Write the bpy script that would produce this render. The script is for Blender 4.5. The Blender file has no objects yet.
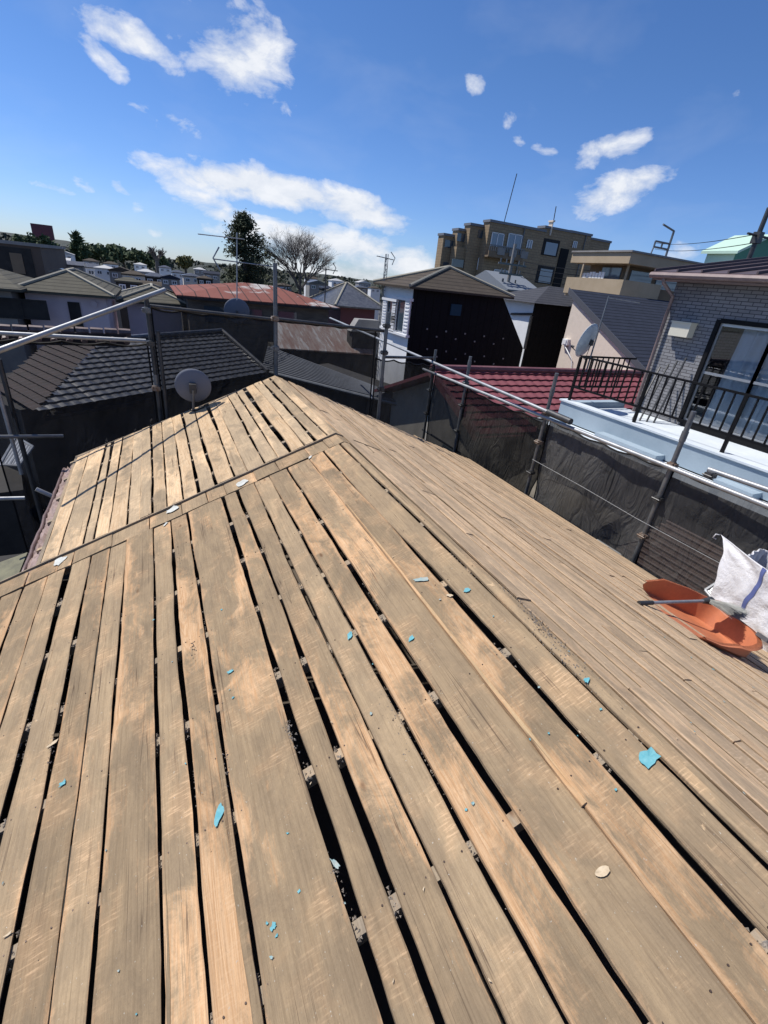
import bpy, math, random
from math import radians as R, sin, cos, pi
from mathutils import Vector, Matrix, noise
random.seed(7)
S = bpy.context.scene
COL = S.collection
H = 7.6                                    # eye height above the ground; all metres below are relative to the eye
# ------------------------------------------------------------------ camera
FPX = 457.0; TH = math.atan(229/457.); ROLL = math.atan(99/908.); YAW = R(27.1)
F0 = Vector((sin(YAW), cos(YAW), 0)); R0 = Vector((cos(YAW), -sin(YAW), 0)); ZZ = Vector((0, 0, 1))
FW = F0*cos(TH) - ZZ*sin(TH); U0 = F0*sin(TH) + ZZ*cos(TH)
RT = R0*cos(ROLL) + U0*sin(ROLL); UP = -R0*sin(ROLL) + U0*cos(ROLL)
def ray(px, py): return RT*((px-384)/FPX) - UP*((py-512)/FPX) + FW
def at(px, py, x=None, y=None, z=None):
    d = ray(px, py)
    t = x/d.x if x is not None else (y/d.y if y is not None else z/d.z)
    return d*t
cam = bpy.data.cameras.new('camera'); co = bpy.data.objects.new('camera', cam); COL.objects.link(co)
M = Matrix((RT, UP, -FW)).transposed().to_4x4(); M.translation = Vector((0, 0, H)); co.matrix_world = M
cam.sensor_fit = 'VERTICAL'; cam.sensor_height = 24.0; cam.lens = FPX/1024*24.0; cam.clip_end = 6000; cam.clip_start = 0.05
S.camera = co
# ------------------------------------------------------------------ mesh helpers
class MB:
    def __init__(s): s.v = []; s.f = []; s.c = []; s.cur = (0.5, 0.5, 0.5, 1)
    def add(s, vs, fs):
        n = len(s.v); s.v += [tuple(v) for v in vs]; s.f += [tuple(n+i for i in f) for f in fs]; s.c += [s.cur]*len(vs); return s
    def box(s, a, b):
        x0, y0, z0 = a; x1, y1, z1 = b
        return s.add([(x0,y0,z0),(x1,y0,z0),(x1,y1,z0),(x0,y1,z0),(x0,y0,z1),(x1,y0,z1),(x1,y1,z1),(x0,y1,z1)],
            [(0,3,2,1),(4,5,6,7),(0,1,5,4),(1,2,6,5),(2,3,7,6),(3,0,4,7)])
    def obox(s, c, ax, ay, az):            # oriented box: centre and three half vectors
        c = Vector(c); ax = Vector(ax); ay = Vector(ay); az = Vector(az); vs = []
        for k in (-1, 1):
            for i, j in ((-1,-1),(1,-1),(1,1),(-1,1)): vs.append(c+ax*i+ay*j+az*k)
        return s.add(vs, [(0,3,2,1),(4,5,6,7),(0,1,5,4),(1,2,6,5),(2,3,7,6),(3,0,4,7)])
    def prism(s, poly, vec):
        poly = [Vector(p) for p in poly]; vec = Vector(vec); n = len(poly)
        return s.add(poly+[p+vec for p in poly], [tuple(range(n))[::-1], tuple(range(n, 2*n))]+[(i, (i+1) % n, n+(i+1) % n, n+i) for i in range(n)])
    def tube(s, pts, r, n=10, cap=True):
        pts = [Vector(p) for p in pts]; rs = r if isinstance(r, (list, tuple)) else [r]*len(pts)
        vs = []; m = len(pts)
        t0 = (pts[1]-pts[0]).normalized(); a = t0.orthogonal().normalized()
        for i, p in enumerate(pts):
            t = (pts[min(i+1, m-1)]-pts[max(i-1, 0)]).normalized()
            a = (a-t*a.dot(t)).normalized(); b = t.cross(a)
            for k in range(n):
                an = 2*pi*k/n; vs.append(p+(a*cos(an)+b*sin(an))*rs[i])
        fs = [(i*n+k, i*n+(k+1) % n, (i+1)*n+(k+1) % n, (i+1)*n+k) for i in range(m-1) for k in range(n)]
        if cap: fs += [tuple(range(n))[::-1], tuple((m-1)*n+k for k in range(n))]
        return s.add(vs, fs)
    def build(s, name, mat, parent=None, smooth=False, attr=False):
        me = bpy.data.meshes.new(name); me.from_pydata([(x, y, z+H) for x, y, z in s.v], [], s.f); me.update()
        if attr:
            a = me.color_attributes.new('bd', 'FLOAT_COLOR', 'POINT')
            for i, c in enumerate(s.c): a.data[i].color = c
        if smooth:
            for p in me.polygons: p.use_smooth = True
        if isinstance(mat, (list, tuple)):
            for m in mat: me.materials.append(m)
        else: me.materials.append(mat)
        o = bpy.data.objects.new(name, me); COL.objects.link(o)
        if parent: o.parent = parent
        return o
def thing(name, label, cat, group=None):
    o = bpy.data.objects.new(name, None); COL.objects.link(o); o.empty_display_size = 0.2
    o['label'] = label; o['category'] = cat
    if group: o['group'] = group
    return o
def tag(o, label, cat, group=None):
    o['label'] = label; o['category'] = cat
    if group: o['group'] = group
    return o
def smooth_by_angle(o, ang=40):
    me = o.data
    for p in me.polygons: p.use_smooth = True
    try: me.set_sharp_from_angle(angle=R(ang))
    except Exception: pass
def nz(x, y=0., z=0.): return noise.noise(Vector((x, y, z)))
# ------------------------------------------------------------------ materials
def mat(name, color=(.5,.5,.5), rough=.6, metal=0., spec=.5):
    m = bpy.data.materials.new(name); m.use_nodes = True; b = m.node_tree.nodes['Principled BSDF']
    b.inputs['Base Color'].default_value = (*color, 1); b.inputs['Roughness'].default_value = rough
    b.inputs['Metallic'].default_value = metal; b.inputs['Specular IOR Level'].default_value = spec
    return m
class NT:
    def __init__(s, m): s.m = m; s.t = m.node_tree; s.n = s.t.nodes; s.l = s.t.links; s.b = s.n.get('Principled BSDF')
    def new(s, typ, **kw):
        nd = s.n.new(typ)
        for k, v in kw.items(): setattr(nd, k, v)
        return nd
    def put(s, sock, v):
        if isinstance(v, bpy.types.NodeSocket): s.l.new(v, sock)
        else:
            if isinstance(v, tuple) and len(v) == 3 and sock.type == 'RGBA': v = (*v, 1)
            sock.default_value = v
    def math(s, op, a, b=None, c=None, clamp=False):
        nd = s.new('ShaderNodeMath', operation=op, use_clamp=clamp); s.put(nd.inputs[0], a)
        if b is not None: s.put(nd.inputs[1], b)
        if c is not None: s.put(nd.inputs[2], c)
        return nd.outputs[0]
    def vmath(s, op, a, b=None):
        nd = s.new('ShaderNodeVectorMath', operation=op); s.put(nd.inputs[0], a)
        if b is not None: s.put(nd.inputs[1], b)
        return nd.outputs['Value'] if op in ('DOT_PRODUCT', 'LENGTH') else nd.outputs[0]
    def pos(s): return s.new('ShaderNodeNewGeometry').outputs['Position']
    def noise(s, vec, scale, detail=4, rough=.55, dist=0.):
        nd = s.new('ShaderNodeTexNoise'); s.put(nd.inputs['Vector'], vec); nd.inputs['Scale'].default_value = scale
        nd.inputs['Detail'].default_value = detail; nd.inputs['Roughness'].default_value = rough; nd.inputs['Distortion'].default_value = dist
        return nd.outputs['Fac']
    def ramp(s, fac, stops):
        nd = s.new('ShaderNodeValToRGB'); s.put(nd.inputs[0], fac); e = nd.color_ramp.elements
        while len(e) < len(stops): e.new(.5)
        for i, (p, c) in enumerate(stops):
            e[i].position = p; e[i].color = (*c, 1) if isinstance(c, tuple) else (c, c, c, 1)
        return nd.outputs[0]
    def mix(s, f, a, b, bt='MIX'):
        nd = s.new('ShaderNodeMix', data_type='RGBA', blend_type=bt); s.put(nd.inputs[0], f); s.put(nd.inputs[6], a); s.put(nd.inputs[7], b); return nd.outputs[2]
    def bump(s, h, strength=.3, dist=.01):
        nd = s.new('ShaderNodeBump'); s.put(nd.inputs['Height'], h); nd.inputs['Strength'].default_value = strength; nd.inputs['Distance'].default_value = dist
        s.l.new(nd.outputs[0], s.b.inputs['Normal'])
    def scale(s, vec, k): return s.vmath('MULTIPLY', vec, k)
def worn(name, c1, c2, scale=3., rough=.7, stretch=(1,1,1), metal=0., bump=.2, bscale=40, c3=None):
    m = mat(name, c1, rough, metal); t = NT(m); p = t.scale(t.pos(), stretch)
    n = t.noise(p, scale, 6, .62); col = t.ramp(n, [(.35, c1), (.65, c2)])
    n2 = t.noise(p, bscale, 3, .6)
    col = t.mix(t.math('MULTIPLY', n2, .35), col, t.mix(1., col, (.55,.55,.55), 'MULTIPLY'))
    if c3: col = t.mix(t.ramp(t.noise(p, scale*.7, 7, .7), [(.52, 0.), (.6, 1.)]), col, c3)
    t.put(t.b.inputs['Base Color'], col); t.bump(n2, bump, .004)
    return m
def wood(name, dust, fresh, pale, bias=0., gray=.25):
    m = mat(name, dust, .82, 0, .18); t = NT(m); p = t.pos()
    at_ = t.new('ShaderNodeAttribute', attribute_name='bd'); sep = t.new('ShaderNodeSeparateColor'); t.l.new(at_.outputs['Color'], sep.inputs[0])
    tone, seed, edge = sep.outputs
    off = t.new('ShaderNodeCombineXYZ'); t.put(off.inputs[0], t.math('MULTIPLY', seed, 37.)); t.put(off.inputs[1], t.math('MULTIPLY', seed, 91.))
    q = t.vmath('ADD', p, off.outputs[0])
    # cathedral grain: stretched distorted bands
    g1 = t.noise(t.scale(q, (9, .55, 9)), 1.6, 3, .5, 1.6)
    rings = t.math('SINE', t.math('MULTIPLY', g1, 75.))
    fine = t.noise(t.scale(q, (150, 3.2, 150)), 1., 5, .65)
    fib = t.noise(t.scale(q, (420, 14, 420)), 1., 3, .7)
    big = t.math('ADD', t.math('MULTIPLY', t.noise(t.scale(q, (4., 1.2, 4.)), 1.2, 5, .6, .5), .5), t.math('MULTIPLY', t.noise(t.scale(q, (8., 5.5, 8.)), 1.1, 10, .74, .8), .5))
    patch = t.noise(t.scale(q, (7., 2.8, 7.)), 1.5, 7, .72, .5)
    across = t.noise(t.scale(q, (14, 60, 14)), .8, 3, .6)
    # dust mask: thinner at the board edges and where it was walked on
    e = t.math('ABSOLUTE', t.math('SUBTRACT', edge, .5)); e = t.math('MULTIPLY', t.math('POWER', t.math('MULTIPLY', e, 2.), 6.), .10)
    lo = t.noise(t.scale(q, (2.2, .9, 2.2)), 1., 3, .5, .3)
    dm = t.math('SUBTRACT', t.math('ADD', t.math('ADD', t.math('MULTIPLY_ADD', lo, .55, t.math('MULTIPLY', big, .75)), t.math('MULTIPLY', tone, .16)), bias-.15), e)
    dm = t.math('ADD', dm, t.math('MULTIPLY', t.math('SUBTRACT', fine, .5), .20))
    dustm = t.ramp(dm, [(.47, 0.), (.56, 1.)])
    wc = t.mix(t.math('MULTIPLY_ADD', rings, .28, .4, clamp=True), fresh, pale)
    wc = t.mix(t.ramp(fine, [(.35, .6), (.6, 0.)]), wc, t.mix(1., wc, (.55, .47, .40), 'MULTIPLY'))
    dc = t.mix(t.ramp(patch, [(.38, 0.), (.62, 1.)]), (dust[0]*.86, dust[1]*.86, dust[2]*.86), (dust[0]*1.25, dust[1]*1.22, dust[2]*1.16))
    dc = t.mix(t.math('MULTIPLY', t.ramp(fine, [(.38, 1.), (.55, 0.)]), .30), dc, (dust[0]*.55, dust[1]*.53, dust[2]*.5))
    dc = t.mix(t.math('MULTIPLY_ADD', rings, .04, .04, clamp=True), dc, (dust[0]*.6, dust[1]*.55, dust[2]*.5))
    c = t.mix(t.math('MULTIPLY', dustm, .93), wc, dc)
    # scuffs: pale scrapes
    sc = t.ramp(t.noise(t.scale(q, (30, 9, 30)), 1.2, 6, .75, 1.2), [(.63, 0.), (.72, 1.)])
    c = t.mix(t.math('MULTIPLY', sc, .45), c, (pale[0]*1.1, pale[1]*1.1, pale[2]*1.05))
    spl = t.ramp(t.noise(t.scale(q, (24, 22, 24)), 1.6, 5, .7), [(.70, 0.), (.76, 1.)])
    c = t.mix(t.math('MULTIPLY', spl, .55), c, (.12, .095, .07))
    # short diagonal rub marks inside the worn patches
    rp = t.new('ShaderNodeMapping'); t.l.new(q, rp.inputs[0]); rp.inputs['Rotation'].default_value = (0, 0, R(38)); rp.inputs['Scale'].default_value = (16, 150, 16)
    rub = t.ramp(t.noise(rp.outputs[0], 1., 4, .6), [(.52, 0.), (.66, 1.)])
    pm = t.ramp(t.noise(t.scale(q, (3.2, 2.1, 3.2)), 1.7, 5, .6, .4), [(.50, 0.), (.66, 1.)])
    c = t.mix(t.math('MULTIPLY', t.math('MULTIPLY', rub, pm), .55), c, pale)
    c = t.mix(t.math('MULTIPLY', pm, .22), c, fresh)
    gr_ = t.ramp(t.noise(t.scale(q, (60, 60, 60)), 2., 4, .7), [(.60, 0.), (.70, 1.)])
    c = t.mix(t.math('MULTIPLY', gr_, .22), c, (.10, .08, .06))
    ed = t.math('POWER', t.math('MULTIPLY', t.math('ABSOLUTE', t.math('SUBTRACT', edge, .5)), 2.), 14.)
    c = t.mix(t.math('MULTIPLY', ed, .35), c, (.13, .09, .06))
    ck = t.math('ABSOLUTE', t.math('SUBTRACT', t.noise(t.scale(q, (34, .55, 34)), 1., 2, .5, .25), .5))
    ckm = t.ramp(t.noise(t.scale(q, (5, 1.1, 5)), 1.4, 2, .5), [(.54, 0.), (.60, 1.)])
    c = t.mix(t.math('MULTIPLY', t.math('MULTIPLY', t.ramp(ck, [(.0, 1.), (.012, 0.)]), ckm), .75), c, (.07, .045, .03))
    spk = t.ramp(t.noise(t.scale(q, (90, 70, 90)), 1.5, 2, .5), [(.72, 0.), (.76, 1.)])
    c = t.mix(t.math('MULTIPLY', spk, .6), c, (.50, .47, .40))
    # knots
    vo = t.new('ShaderNodeTexVoronoi'); t.put(vo.inputs['Vector'], t.scale(q, (3.4, 1.5, 3.4))); vo.inputs['Scale'].default_value = 1.6; vo.inputs['Randomness'].default_value = 1
    kn = t.ramp(vo.outputs['Distance'], [(.02, 1.), (.065, 0.)])
    c = t.mix(t.math('MULTIPLY', kn, .8), c, (.14, .07, .035))
    tn = t.math('MULTIPLY_ADD', tone, .40, .80)
    cv = t.new('ShaderNodeCombineColor'); [t.put(cv.inputs[i], tn) for i in range(3)]
    c = t.mix(1., c, cv.outputs[0], 'MULTIPLY')
    t.put(t.b.inputs['Base Color'], c)
    h = t.math('ADD', t.math('MULTIPLY', fine, .6), t.math('ADD', t.math('MULTIPLY', fib, .3), t.math('MULTIPLY', patch, .9)))
    h = t.math('ADD', h, t.math('MULTIPLY', across, .25))
    t.bump(h, .75, .007)
    return m
W_NEAR = wood('weathered_board', (.268,.204,.130), (.63,.38,.195), (.76,.53,.32), .042)
W_FRESH = wood('split_fresh_wood', (.40,.29,.17), (.60,.36,.18), (.66,.46,.27), -.06)
W_FAR = wood('weathered_board_far', (.335,.258,.170), (.66,.455,.26), (.82,.63,.41), -.005)
W_RIGHT = wood('weathered_board_right', (.40,.30,.20), (.64,.44,.26), (.80,.61,.41), .0)
W_RAW = wood('rafter_wood', (.30,.25,.19), (.42,.31,.2), (.5,.4,.28), 0.)
M_STEEL = worn('galvanised_steel', (.20,.21,.22), (.13,.14,.15), 9, .5, metal=.6, bump=.1)
M_STEEL_L = worn('bright_galvanised', (.40,.41,.42), (.28,.29,.30), 9, .5, metal=.55, bump=.1)
M_STEEL_D = worn('dark_steel', (.05,.052,.055), (.09,.09,.09), 9, .5, metal=.5, bump=.1)
M_RUST = worn('rusty_clamp', (.16,.09,.05), (.30,.26,.22), 30, .7, metal=.3)
def mesh_mat(name, thr, col=(.022,.023,.024), lin=0.):
    m = bpy.data.materials.new(name); m.use_nodes = True; t = NT(m); t.n.clear()
    out = t.new('ShaderNodeOutputMaterial'); tr = t.new('ShaderNodeBsdfTransparent'); di = t.new('ShaderNodeBsdfDiffuse'); tl = t.new('ShaderNodeBsdfTranslucent')
    p = t.pos(); n = t.noise(t.scale(p, (1, 1, .6)), 3., 4, .6)
    c = t.ramp(n, [(.3, col), (.7, tuple(k*1.8 for k in col))])
    t.l.new(c, di.inputs[0]); t.l.new(c, tl.inputs[0])
    wr = t.noise(t.scale(p, (2.2, 2.2, .7)), 2.2, 3, .5, 1.2); wr = t.math('ABSOLUTE', t.math('SUBTRACT', wr, .5))
    bp = t.new('ShaderNodeBump'); t.put(bp.inputs['Height'], t.math('MULTIPLY_ADD', wr, 3., t.math('MULTIPLY', t.noise(p, 260, 1, .5), .12))); bp.inputs['Strength'].default_value = 1.; bp.inputs['Distance'].default_value = .05
    t.l.new(bp.outputs[0], di.inputs['Normal']); t.l.new(bp.outputs[0], tl.inputs['Normal'])
    a = t.new('ShaderNodeMixShader'); a.inputs[0].default_value = .45; t.l.new(di.outputs[0], a.inputs[1]); t.l.new(tl.outputs[0], a.inputs[2])
    b = t.new('ShaderNodeMixShader'); t.put(b.inputs[0], t.math('MULTIPLY_ADD', n, -.25, thr+.125)); t.l.new(a.outputs[0], b.inputs[1]); t.l.new(tr.outputs[0], b.inputs[2])
    t.l.new(b.outputs[0], out.inputs[0]); return m
M_MESH_O = mesh_mat('scaffold_mesh_dense', .07, (.085,.083,.08))
M_MESH_M = mesh_mat('scaffold_mesh_medium', .34, (.014,.014,.015))
M_MESH_T = mesh_mat('scaffold_mesh_thin', .52, (.016,.016,.018))
def stripes(name, c1, c2, axis, period, duty=.12, rough=.5, metal=0., c3=None, rn=3.):
    """dark joint lines every period metres along axis (a vector), c3 = patches"""
    m = mat(name, c1, rough, metal); t = NT(m); p = t.pos()
    t.b.inputs['Specular IOR Level'].default_value = .12
    d = t.vmath('DOT_PRODUCT', p, tuple(axis)); fr = t.math('FRACT', t.math('DIVIDE', d, period))
    l = t.math('LESS_THAN', fr, duty)
    n = t.noise(p, rn, 6, .65); base = t.mix(t.math('MULTIPLY', t.ramp(n, [(.35, 0.), (.7, 1.)]), .8), c1, tuple(k*.7 for k in c1))
    if c3: base = t.mix(t.ramp(t.noise(p, rn*.5, 7, .7, .5), [(.54, 0.), (.60, 1.)]), base, c3)
    t.put(t.b.inputs['Base Color'], t.mix(l, base, c2)); t.bump(t.math('SUBTRACT', 1., l), .5, .01); return m
def brick(name, c1, c2, mortar, bw, bh, rot=(0, 0, 0), msize=.012, rough=.8):
    m = mat(name, c1, rough); t = NT(m); sx = t.new('ShaderNodeSeparateXYZ'); t.l.new(t.pos(), sx.inputs[0]); mp = t.new('ShaderNodeCombineXYZ'); t.put(mp.inputs[0], t.math('ADD', sx.outputs[0], sx.outputs[1])); t.put(mp.inputs[1], sx.outputs[2])
    b = t.new('ShaderNodeTexBrick'); t.l.new(mp.outputs[0], b.inputs[0]); b.inputs['Scale'].default_value = 1
    b.inputs['Color1'].default_value = (*c1, 1); b.inputs['Color2'].default_value = (*c2, 1); b.inputs['Mortar'].default_value = (*mortar, 1)
    b.inputs['Brick Width'].default_value = bw; b.inputs['Row Height'].default_value = bh; b.inputs['Mortar Size'].default_value = msize
    n = t.noise(t.pos(), 6, 5, .6); t.put(t.b.inputs['Base Color'], t.mix(t.math('MULTIPLY', n, .5), b.outputs[0], t.mix(1., b.outputs[0], (.6,.6,.6), 'MULTIPLY')))
    t.bump(t.math('SUBTRACT', 1., b.outputs['Fac']), .8, .01); return m
M_WHITE = worn('white_render', (.84,.84,.82), (.76,.76,.75), 1.2, .8)
M_LAV = worn('pale_lavender_render', (.70,.58,.60), (.60,.50,.52), .9, .85)
M_CREAM = worn('cream_stucco', (.78,.67,.55), (.72,.62,.51), 8, .9, bump=.5, bscale=60)
M_DARKW = stripes('black_metal_siding', (.009,.009,.011), (.002,.002,.002), (1, 0, 0), .30, .06, .8)
M_BLACK = mat('black_paint', (.008,.008,.009), .6, 0, .15)
M_DKWALL = worn('shade_dark_wall', (.038,.035,.032), (.02,.019,.018), 2, .9)  # wall colour lowered so that it carries the deep shade itself
M_ATTIC = mat('attic_board', (.10,.08,.06), .9)  # attic wood with its unlit darkness put into the colour
M_GLASS = mat('window_glass', (.05,.07,.09), .06, 0, .8)
M_FRAME = mat('aluminium_frame', (.45,.46,.47), .35, .7)
M_FRAMEW = mat('white_frame', (.7,.7,.7), .5)
M_SLATE = stripes('olive_slate', (.105,.098,.075), (.05,.047,.038), (0, .0, 1), .09, .2, .8)
M_SLATEB = stripes('brown_slate', (.088,.072,.056), (.045,.037,.03), (0, 0, 1), .10, .2, .8)
M_SLATEG = stripes('blue_grey_slate', (.038,.045,.066), (.015,.018,.025), (0, 0, 1), .085, .22, .85)
M_KAWARA = worn('grey_clay_tile', (.05,.05,.052), (.13,.13,.13), 7, .30, bump=.3, bscale=30)
M_KAWARA_R = worn('brown_clay_tile', (.042,.022,.02), (.02,.013,.013), 5, .8, bump=.3, bscale=30)
M_REDTILE = worn('maroon_tile', (.23,.06,.072), (.18,.048,.058), 2, .7, bump=.2)
M_MAROON = mat('maroon_trim', (.15,.04,.048), .6)
M_BLUEMET = worn('dark_blue_metal', (.05,.06,.08), (.035,.042,.056), 2, .75)
M_LEDGE = worn('pale_blue_paint', (.72,.77,.80), (.62,.68,.72), 2.2, .6, bump=.15, stretch=(1, 1, .5))
M_PARA = worn('shaded_blue_paint', (.36,.44,.50), (.31,.39,.45), 2.2, .65, bump=.15)  # balcony paint with the shade of the parapet front in its colour
M_BRICKG = brick('grey_brick_tile', (.30,.30,.31), (.23,.23,.24), (.08,.08,.085), .19, .058, (R(90), 0, R(90)), .006)
M_PURPLE = worn('purple_brown_metal', (.10,.07,.075), (.075,.055,.058), 2, .6)
M_PIPE = worn('brown_pipe', (.30,.22,.20), (.22,.16,.15), 6, .5)
M_APT = brick('brown_tile', (.34,.25,.15), (.29,.21,.125), (.22,.16,.10), .5, .25, (R(90), 0, 0), .02)
M_APTD = worn('dark_brown_tile', (.22,.16,.10), (.18,.13,.085), 1.2, .8)
M_TAN = worn('tan_tile', (.46,.36,.24), (.40,.31,.20), 1.5, .8)
M_CONC = worn('grey_concrete', (.30,.29,.27), (.22,.21,.20), 1.5, .85)
M_ORANGE = worn('orange_plastic', (.58,.20,.09), (.46,.16,.08), 5, .55, bump=.12)
M_BAG = None
M_TURQ = worn('turquoise_flake', (.09,.35,.40), (.17,.42,.45), 60, .7)
M_TURQ2 = worn('faded_turquoise_flake', (.24,.40,.40), (.38,.40,.36), 50, .8)
M_PAPER = worn('torn_paper', (.62,.62,.56), (.45,.46,.42), 30, .8)
M_CHIP = worn('pale_wood_chip', (.62,.50,.34), (.50,.38,.24), 40, .8)
M_DISH = mat('dish_paint', (.14,.155,.19), .8)
M_DISHL = mat('pale_dish_paint', (.50,.55,.57), .45)
M_GREENW = mat('green_siding', (.05,.20,.13), .6)
M_GREENL = mat('mint_siding', (.45,.62,.50), .6)
M_BARK = worn('bark', (.10,.08,.065), (.06,.05,.04), 12, .9)
M_BARKG = worn('pale_bark', (.17,.15,.13), (.11,.10,.09), 6, .9)
def leafmat(name, a, b, sc=1.5):
    m = mat(name, a, .8, 0, .2); t = NT(m); t.put(t.b.inputs['Base Color'], t.ramp(t.noise(t.pos(), sc, 4, .6), [(.35, a), (.65, b)])); return m
M_CEDAR = leafmat('cedar_needles', (.028,.042,.022), (.06,.07,.035))
M_LEAF = leafmat('evergreen_leaves', (.035,.06,.028), (.075,.10,.045), .6)
M_YLEAF = leafmat('olive_leaves', (.14,.13,.045), (.09,.09,.03), .6)

# ------------------------------------------------------------------ world
SUN = Vector((-.42, .47, .95)).normalized()
w = bpy.data.worlds.new('World'); S.world = w; w.use_nodes = True
t = NT(w); t.n.clear(); out = t.new('ShaderNodeOutputWorld'); bg = t.new('ShaderNodeBackground')
sky = t.new('ShaderNodeTexSky', sky_type='NISHITA'); sky.sun_disc = False
sky.sun_elevation = math.asin(SUN.z); sky.sun_rotation = math.atan2(SUN.x, SUN.y)
sky.altitude = 50; sky.air_density = 1.0; sky.dust_density = .12; sky.ozone_density = 2.5
D = t.new('ShaderNodeTexCoord').outputs['Generated']
# clouds: each one a soft ellipse of directions on the sky, broken up by noise
CL = [  # pixel of the photograph the cloud is seen at, end of its long axis, half width, weight
 ((128,38),(190,78),13,1.0),((100,52),(128,76),7,.75),((237,58),(296,74),34,1.1),((172,123),(207,137),8,.85),
 ((275,190),(388,212),17,1.5),((345,206),(418,228),18,1.4),((210,200),(260,222),8,.8),((330,243),(440,258),15,1.35),((395,265),(450,272),16,1.3),
 ((116,185),(129,193),7,.8),((82,184),(92,188),5,.6),((132,205),(143,208),4,.45),((50,188),(66,192),3,.5),((225,214),(262,226),7,.9),
 ((606,146),(640,138),13,1.05),((618,192),(668,180),17,1.15),((475,80),(487,90),8,.65),((728,95),(732,108),8,.42),((507,120),(511,128),6,.4),((513,143),(520,148),5,.4),((545,152),(556,156),4,.35),
 ((690,258),(722,262),12,.42),((355,272),(430,280),14,.9),((160,232),(180,236),4,.4)]
nv = t.new('ShaderNodeTexNoise'); nv.inputs['Scale'].default_value = 9; nv.inputs['Detail'].default_value = 3
t.put(nv.inputs['Vector'], D)
wob = t.scale(t.vmath('SUBTRACT', nv.outputs['Color'], (.5,.5,.5)), (.05,.05,.03)); DW = t.vmath('ADD', D, wob)
den = None
for (c, e, hw, wt) in CL:
    C = ray(*c).normalized(); E = ray(*e).normalized(); A = (E/E.dot(C)-C); la = A.length; A.normalize(); B = C.cross(A)
    ang = hw/FPX*0.75
    dc = t.vmath('DOT_PRODUCT', DW, tuple(C)); a = t.math('DIVIDE', t.vmath('DOT_PRODUCT', DW, tuple(A)), t.math('MULTIPLY', dc, la))
    b = t.math('DIVIDE', t.vmath('DOT_PRODUCT', DW, tuple(B)), t.math('MULTIPLY', dc, ang))
    r = t.math('ADD', t.math('MULTIPLY', a, a), t.math('MULTIPLY', b, b))
    v = t.math('MULTIPLY', t.math('MULTIPLY', t.math('SUBTRACT', 1.35, r, clamp=False), wt*.75), t.math('GREATER_THAN', dc, .2))
    den = v if den is None else t.math('MAXIMUM', den, v)
den = t.math('MAXIMUM', den, -1.0)
n1 = t.noise(t.scale(D, (1, 1, 1.9)), 13, 9, .60, .25)
n3 = t.noise(t.scale(D, (1, 1, 2.2)), 5, 4, .55, .3)
dd = t.math('ADD', t.math('MULTIPLY', den, .62), t.math('MULTIPLY', t.math('SUBTRACT', n1, .55), 2.6))
cm = t.ramp(dd, [(-.0, 0.), (.22, .40), (.72, 1.)])
cm = t.math('MULTIPLY', cm, t.math('GREATER_THAN', den, -.6))
thin = t.math('MULTIPLY', t.ramp(n3, [(.5, 0.), (.8, 1.)]), .10)
cm = t.math('MAXIMUM', cm, thin)
hs = t.new('ShaderNodeHueSaturation'); t.l.new(sky.outputs[0], hs.inputs['Color']); hs.inputs['Saturation'].default_value = 1.12; hs.inputs['Value'].default_value = 1.0
sz = t.new('ShaderNodeSeparateXYZ'); t.l.new(D, sz.inputs[0]); el_ = t.math('MULTIPLY_ADD', sz.outputs[2], -3.2, 1., clamp=True)
tint = t.mix(1., hs.outputs[0], t.mix(el_, (.74,.91,1.22), (.71,.885,1.38)), 'MULTIPLY')
cc = t.ramp(n1, [(.35, (7.2,7.8,8.8)), (.65, (9.6,9.8,10.2))])
t.l.new(t.mix(t.math('MULTIPLY', cm, .94), tint, cc), bg.inputs[0]); bg.inputs[1].default_value = .09
t.l.new(bg.outputs[0], out.inputs[0])
sl = bpy.data.lights.new('sun', 'SUN'); sl.energy = 5.0; sl.angle = R(.53); sl.color = (1, .955, .89)
so = bpy.data.objects.new('sun', sl); COL.objects.link(so); so.rotation_euler = SUN.to_track_quat('Z', 'Y').to_euler(); so.location = SUN*60
S.view_settings.view_transform = 'Standard'; S.view_settings.look = 'None'; S.view_settings.exposure = 0.10; S.view_settings.gamma = 1

# ------------------------------------------------------------------ ground and far hills
g = MB(); n = 24
g.add([(-2500, -2500, -H), (2500, -2500, -H), (2500, 3500, -H), (-2500, 3500, -H)], [(0, 1, 2, 3)])
o = g.build('ground', worn('ground_asphalt', (.07,.07,.068), (.11,.105,.095), .15, .9, bscale=3)); o['kind'] = 'structure'
hm = MB(); NX, NY = 140, 16
M_HILL = leafmat('hill_woodland', (.022,.03,.018), (.06,.06,.045), .12)
for j in range(NY+1):
    for i in range(NX+1):
        x = -420+i*8.; y = 200+j*26.
        k = max(0, 1-abs(j-9)/9.)
        base = 6.6*(1-math.exp(-3*k)) + (5.0*math.exp(-((x+85)/55)**2) + .3)*k
        z = -H+.5+base+k*(2.2*nz(x*.02, y*.02)+1.5*nz(x*.09, y*.05, 3))
        hm.v.append((x, y, z)); hm.c.append((0,0,0,1))
hm.f = [(j*(NX+1)+i, j*(NX+1)+i+1, (j+1)*(NX+1)+i+1, (j+1)*(NX+1)+i) for j in range(NY) for i in range(NX)]
o = hm.build('hills', M_HILL, smooth=True); o['kind'] = 'structure'

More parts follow.
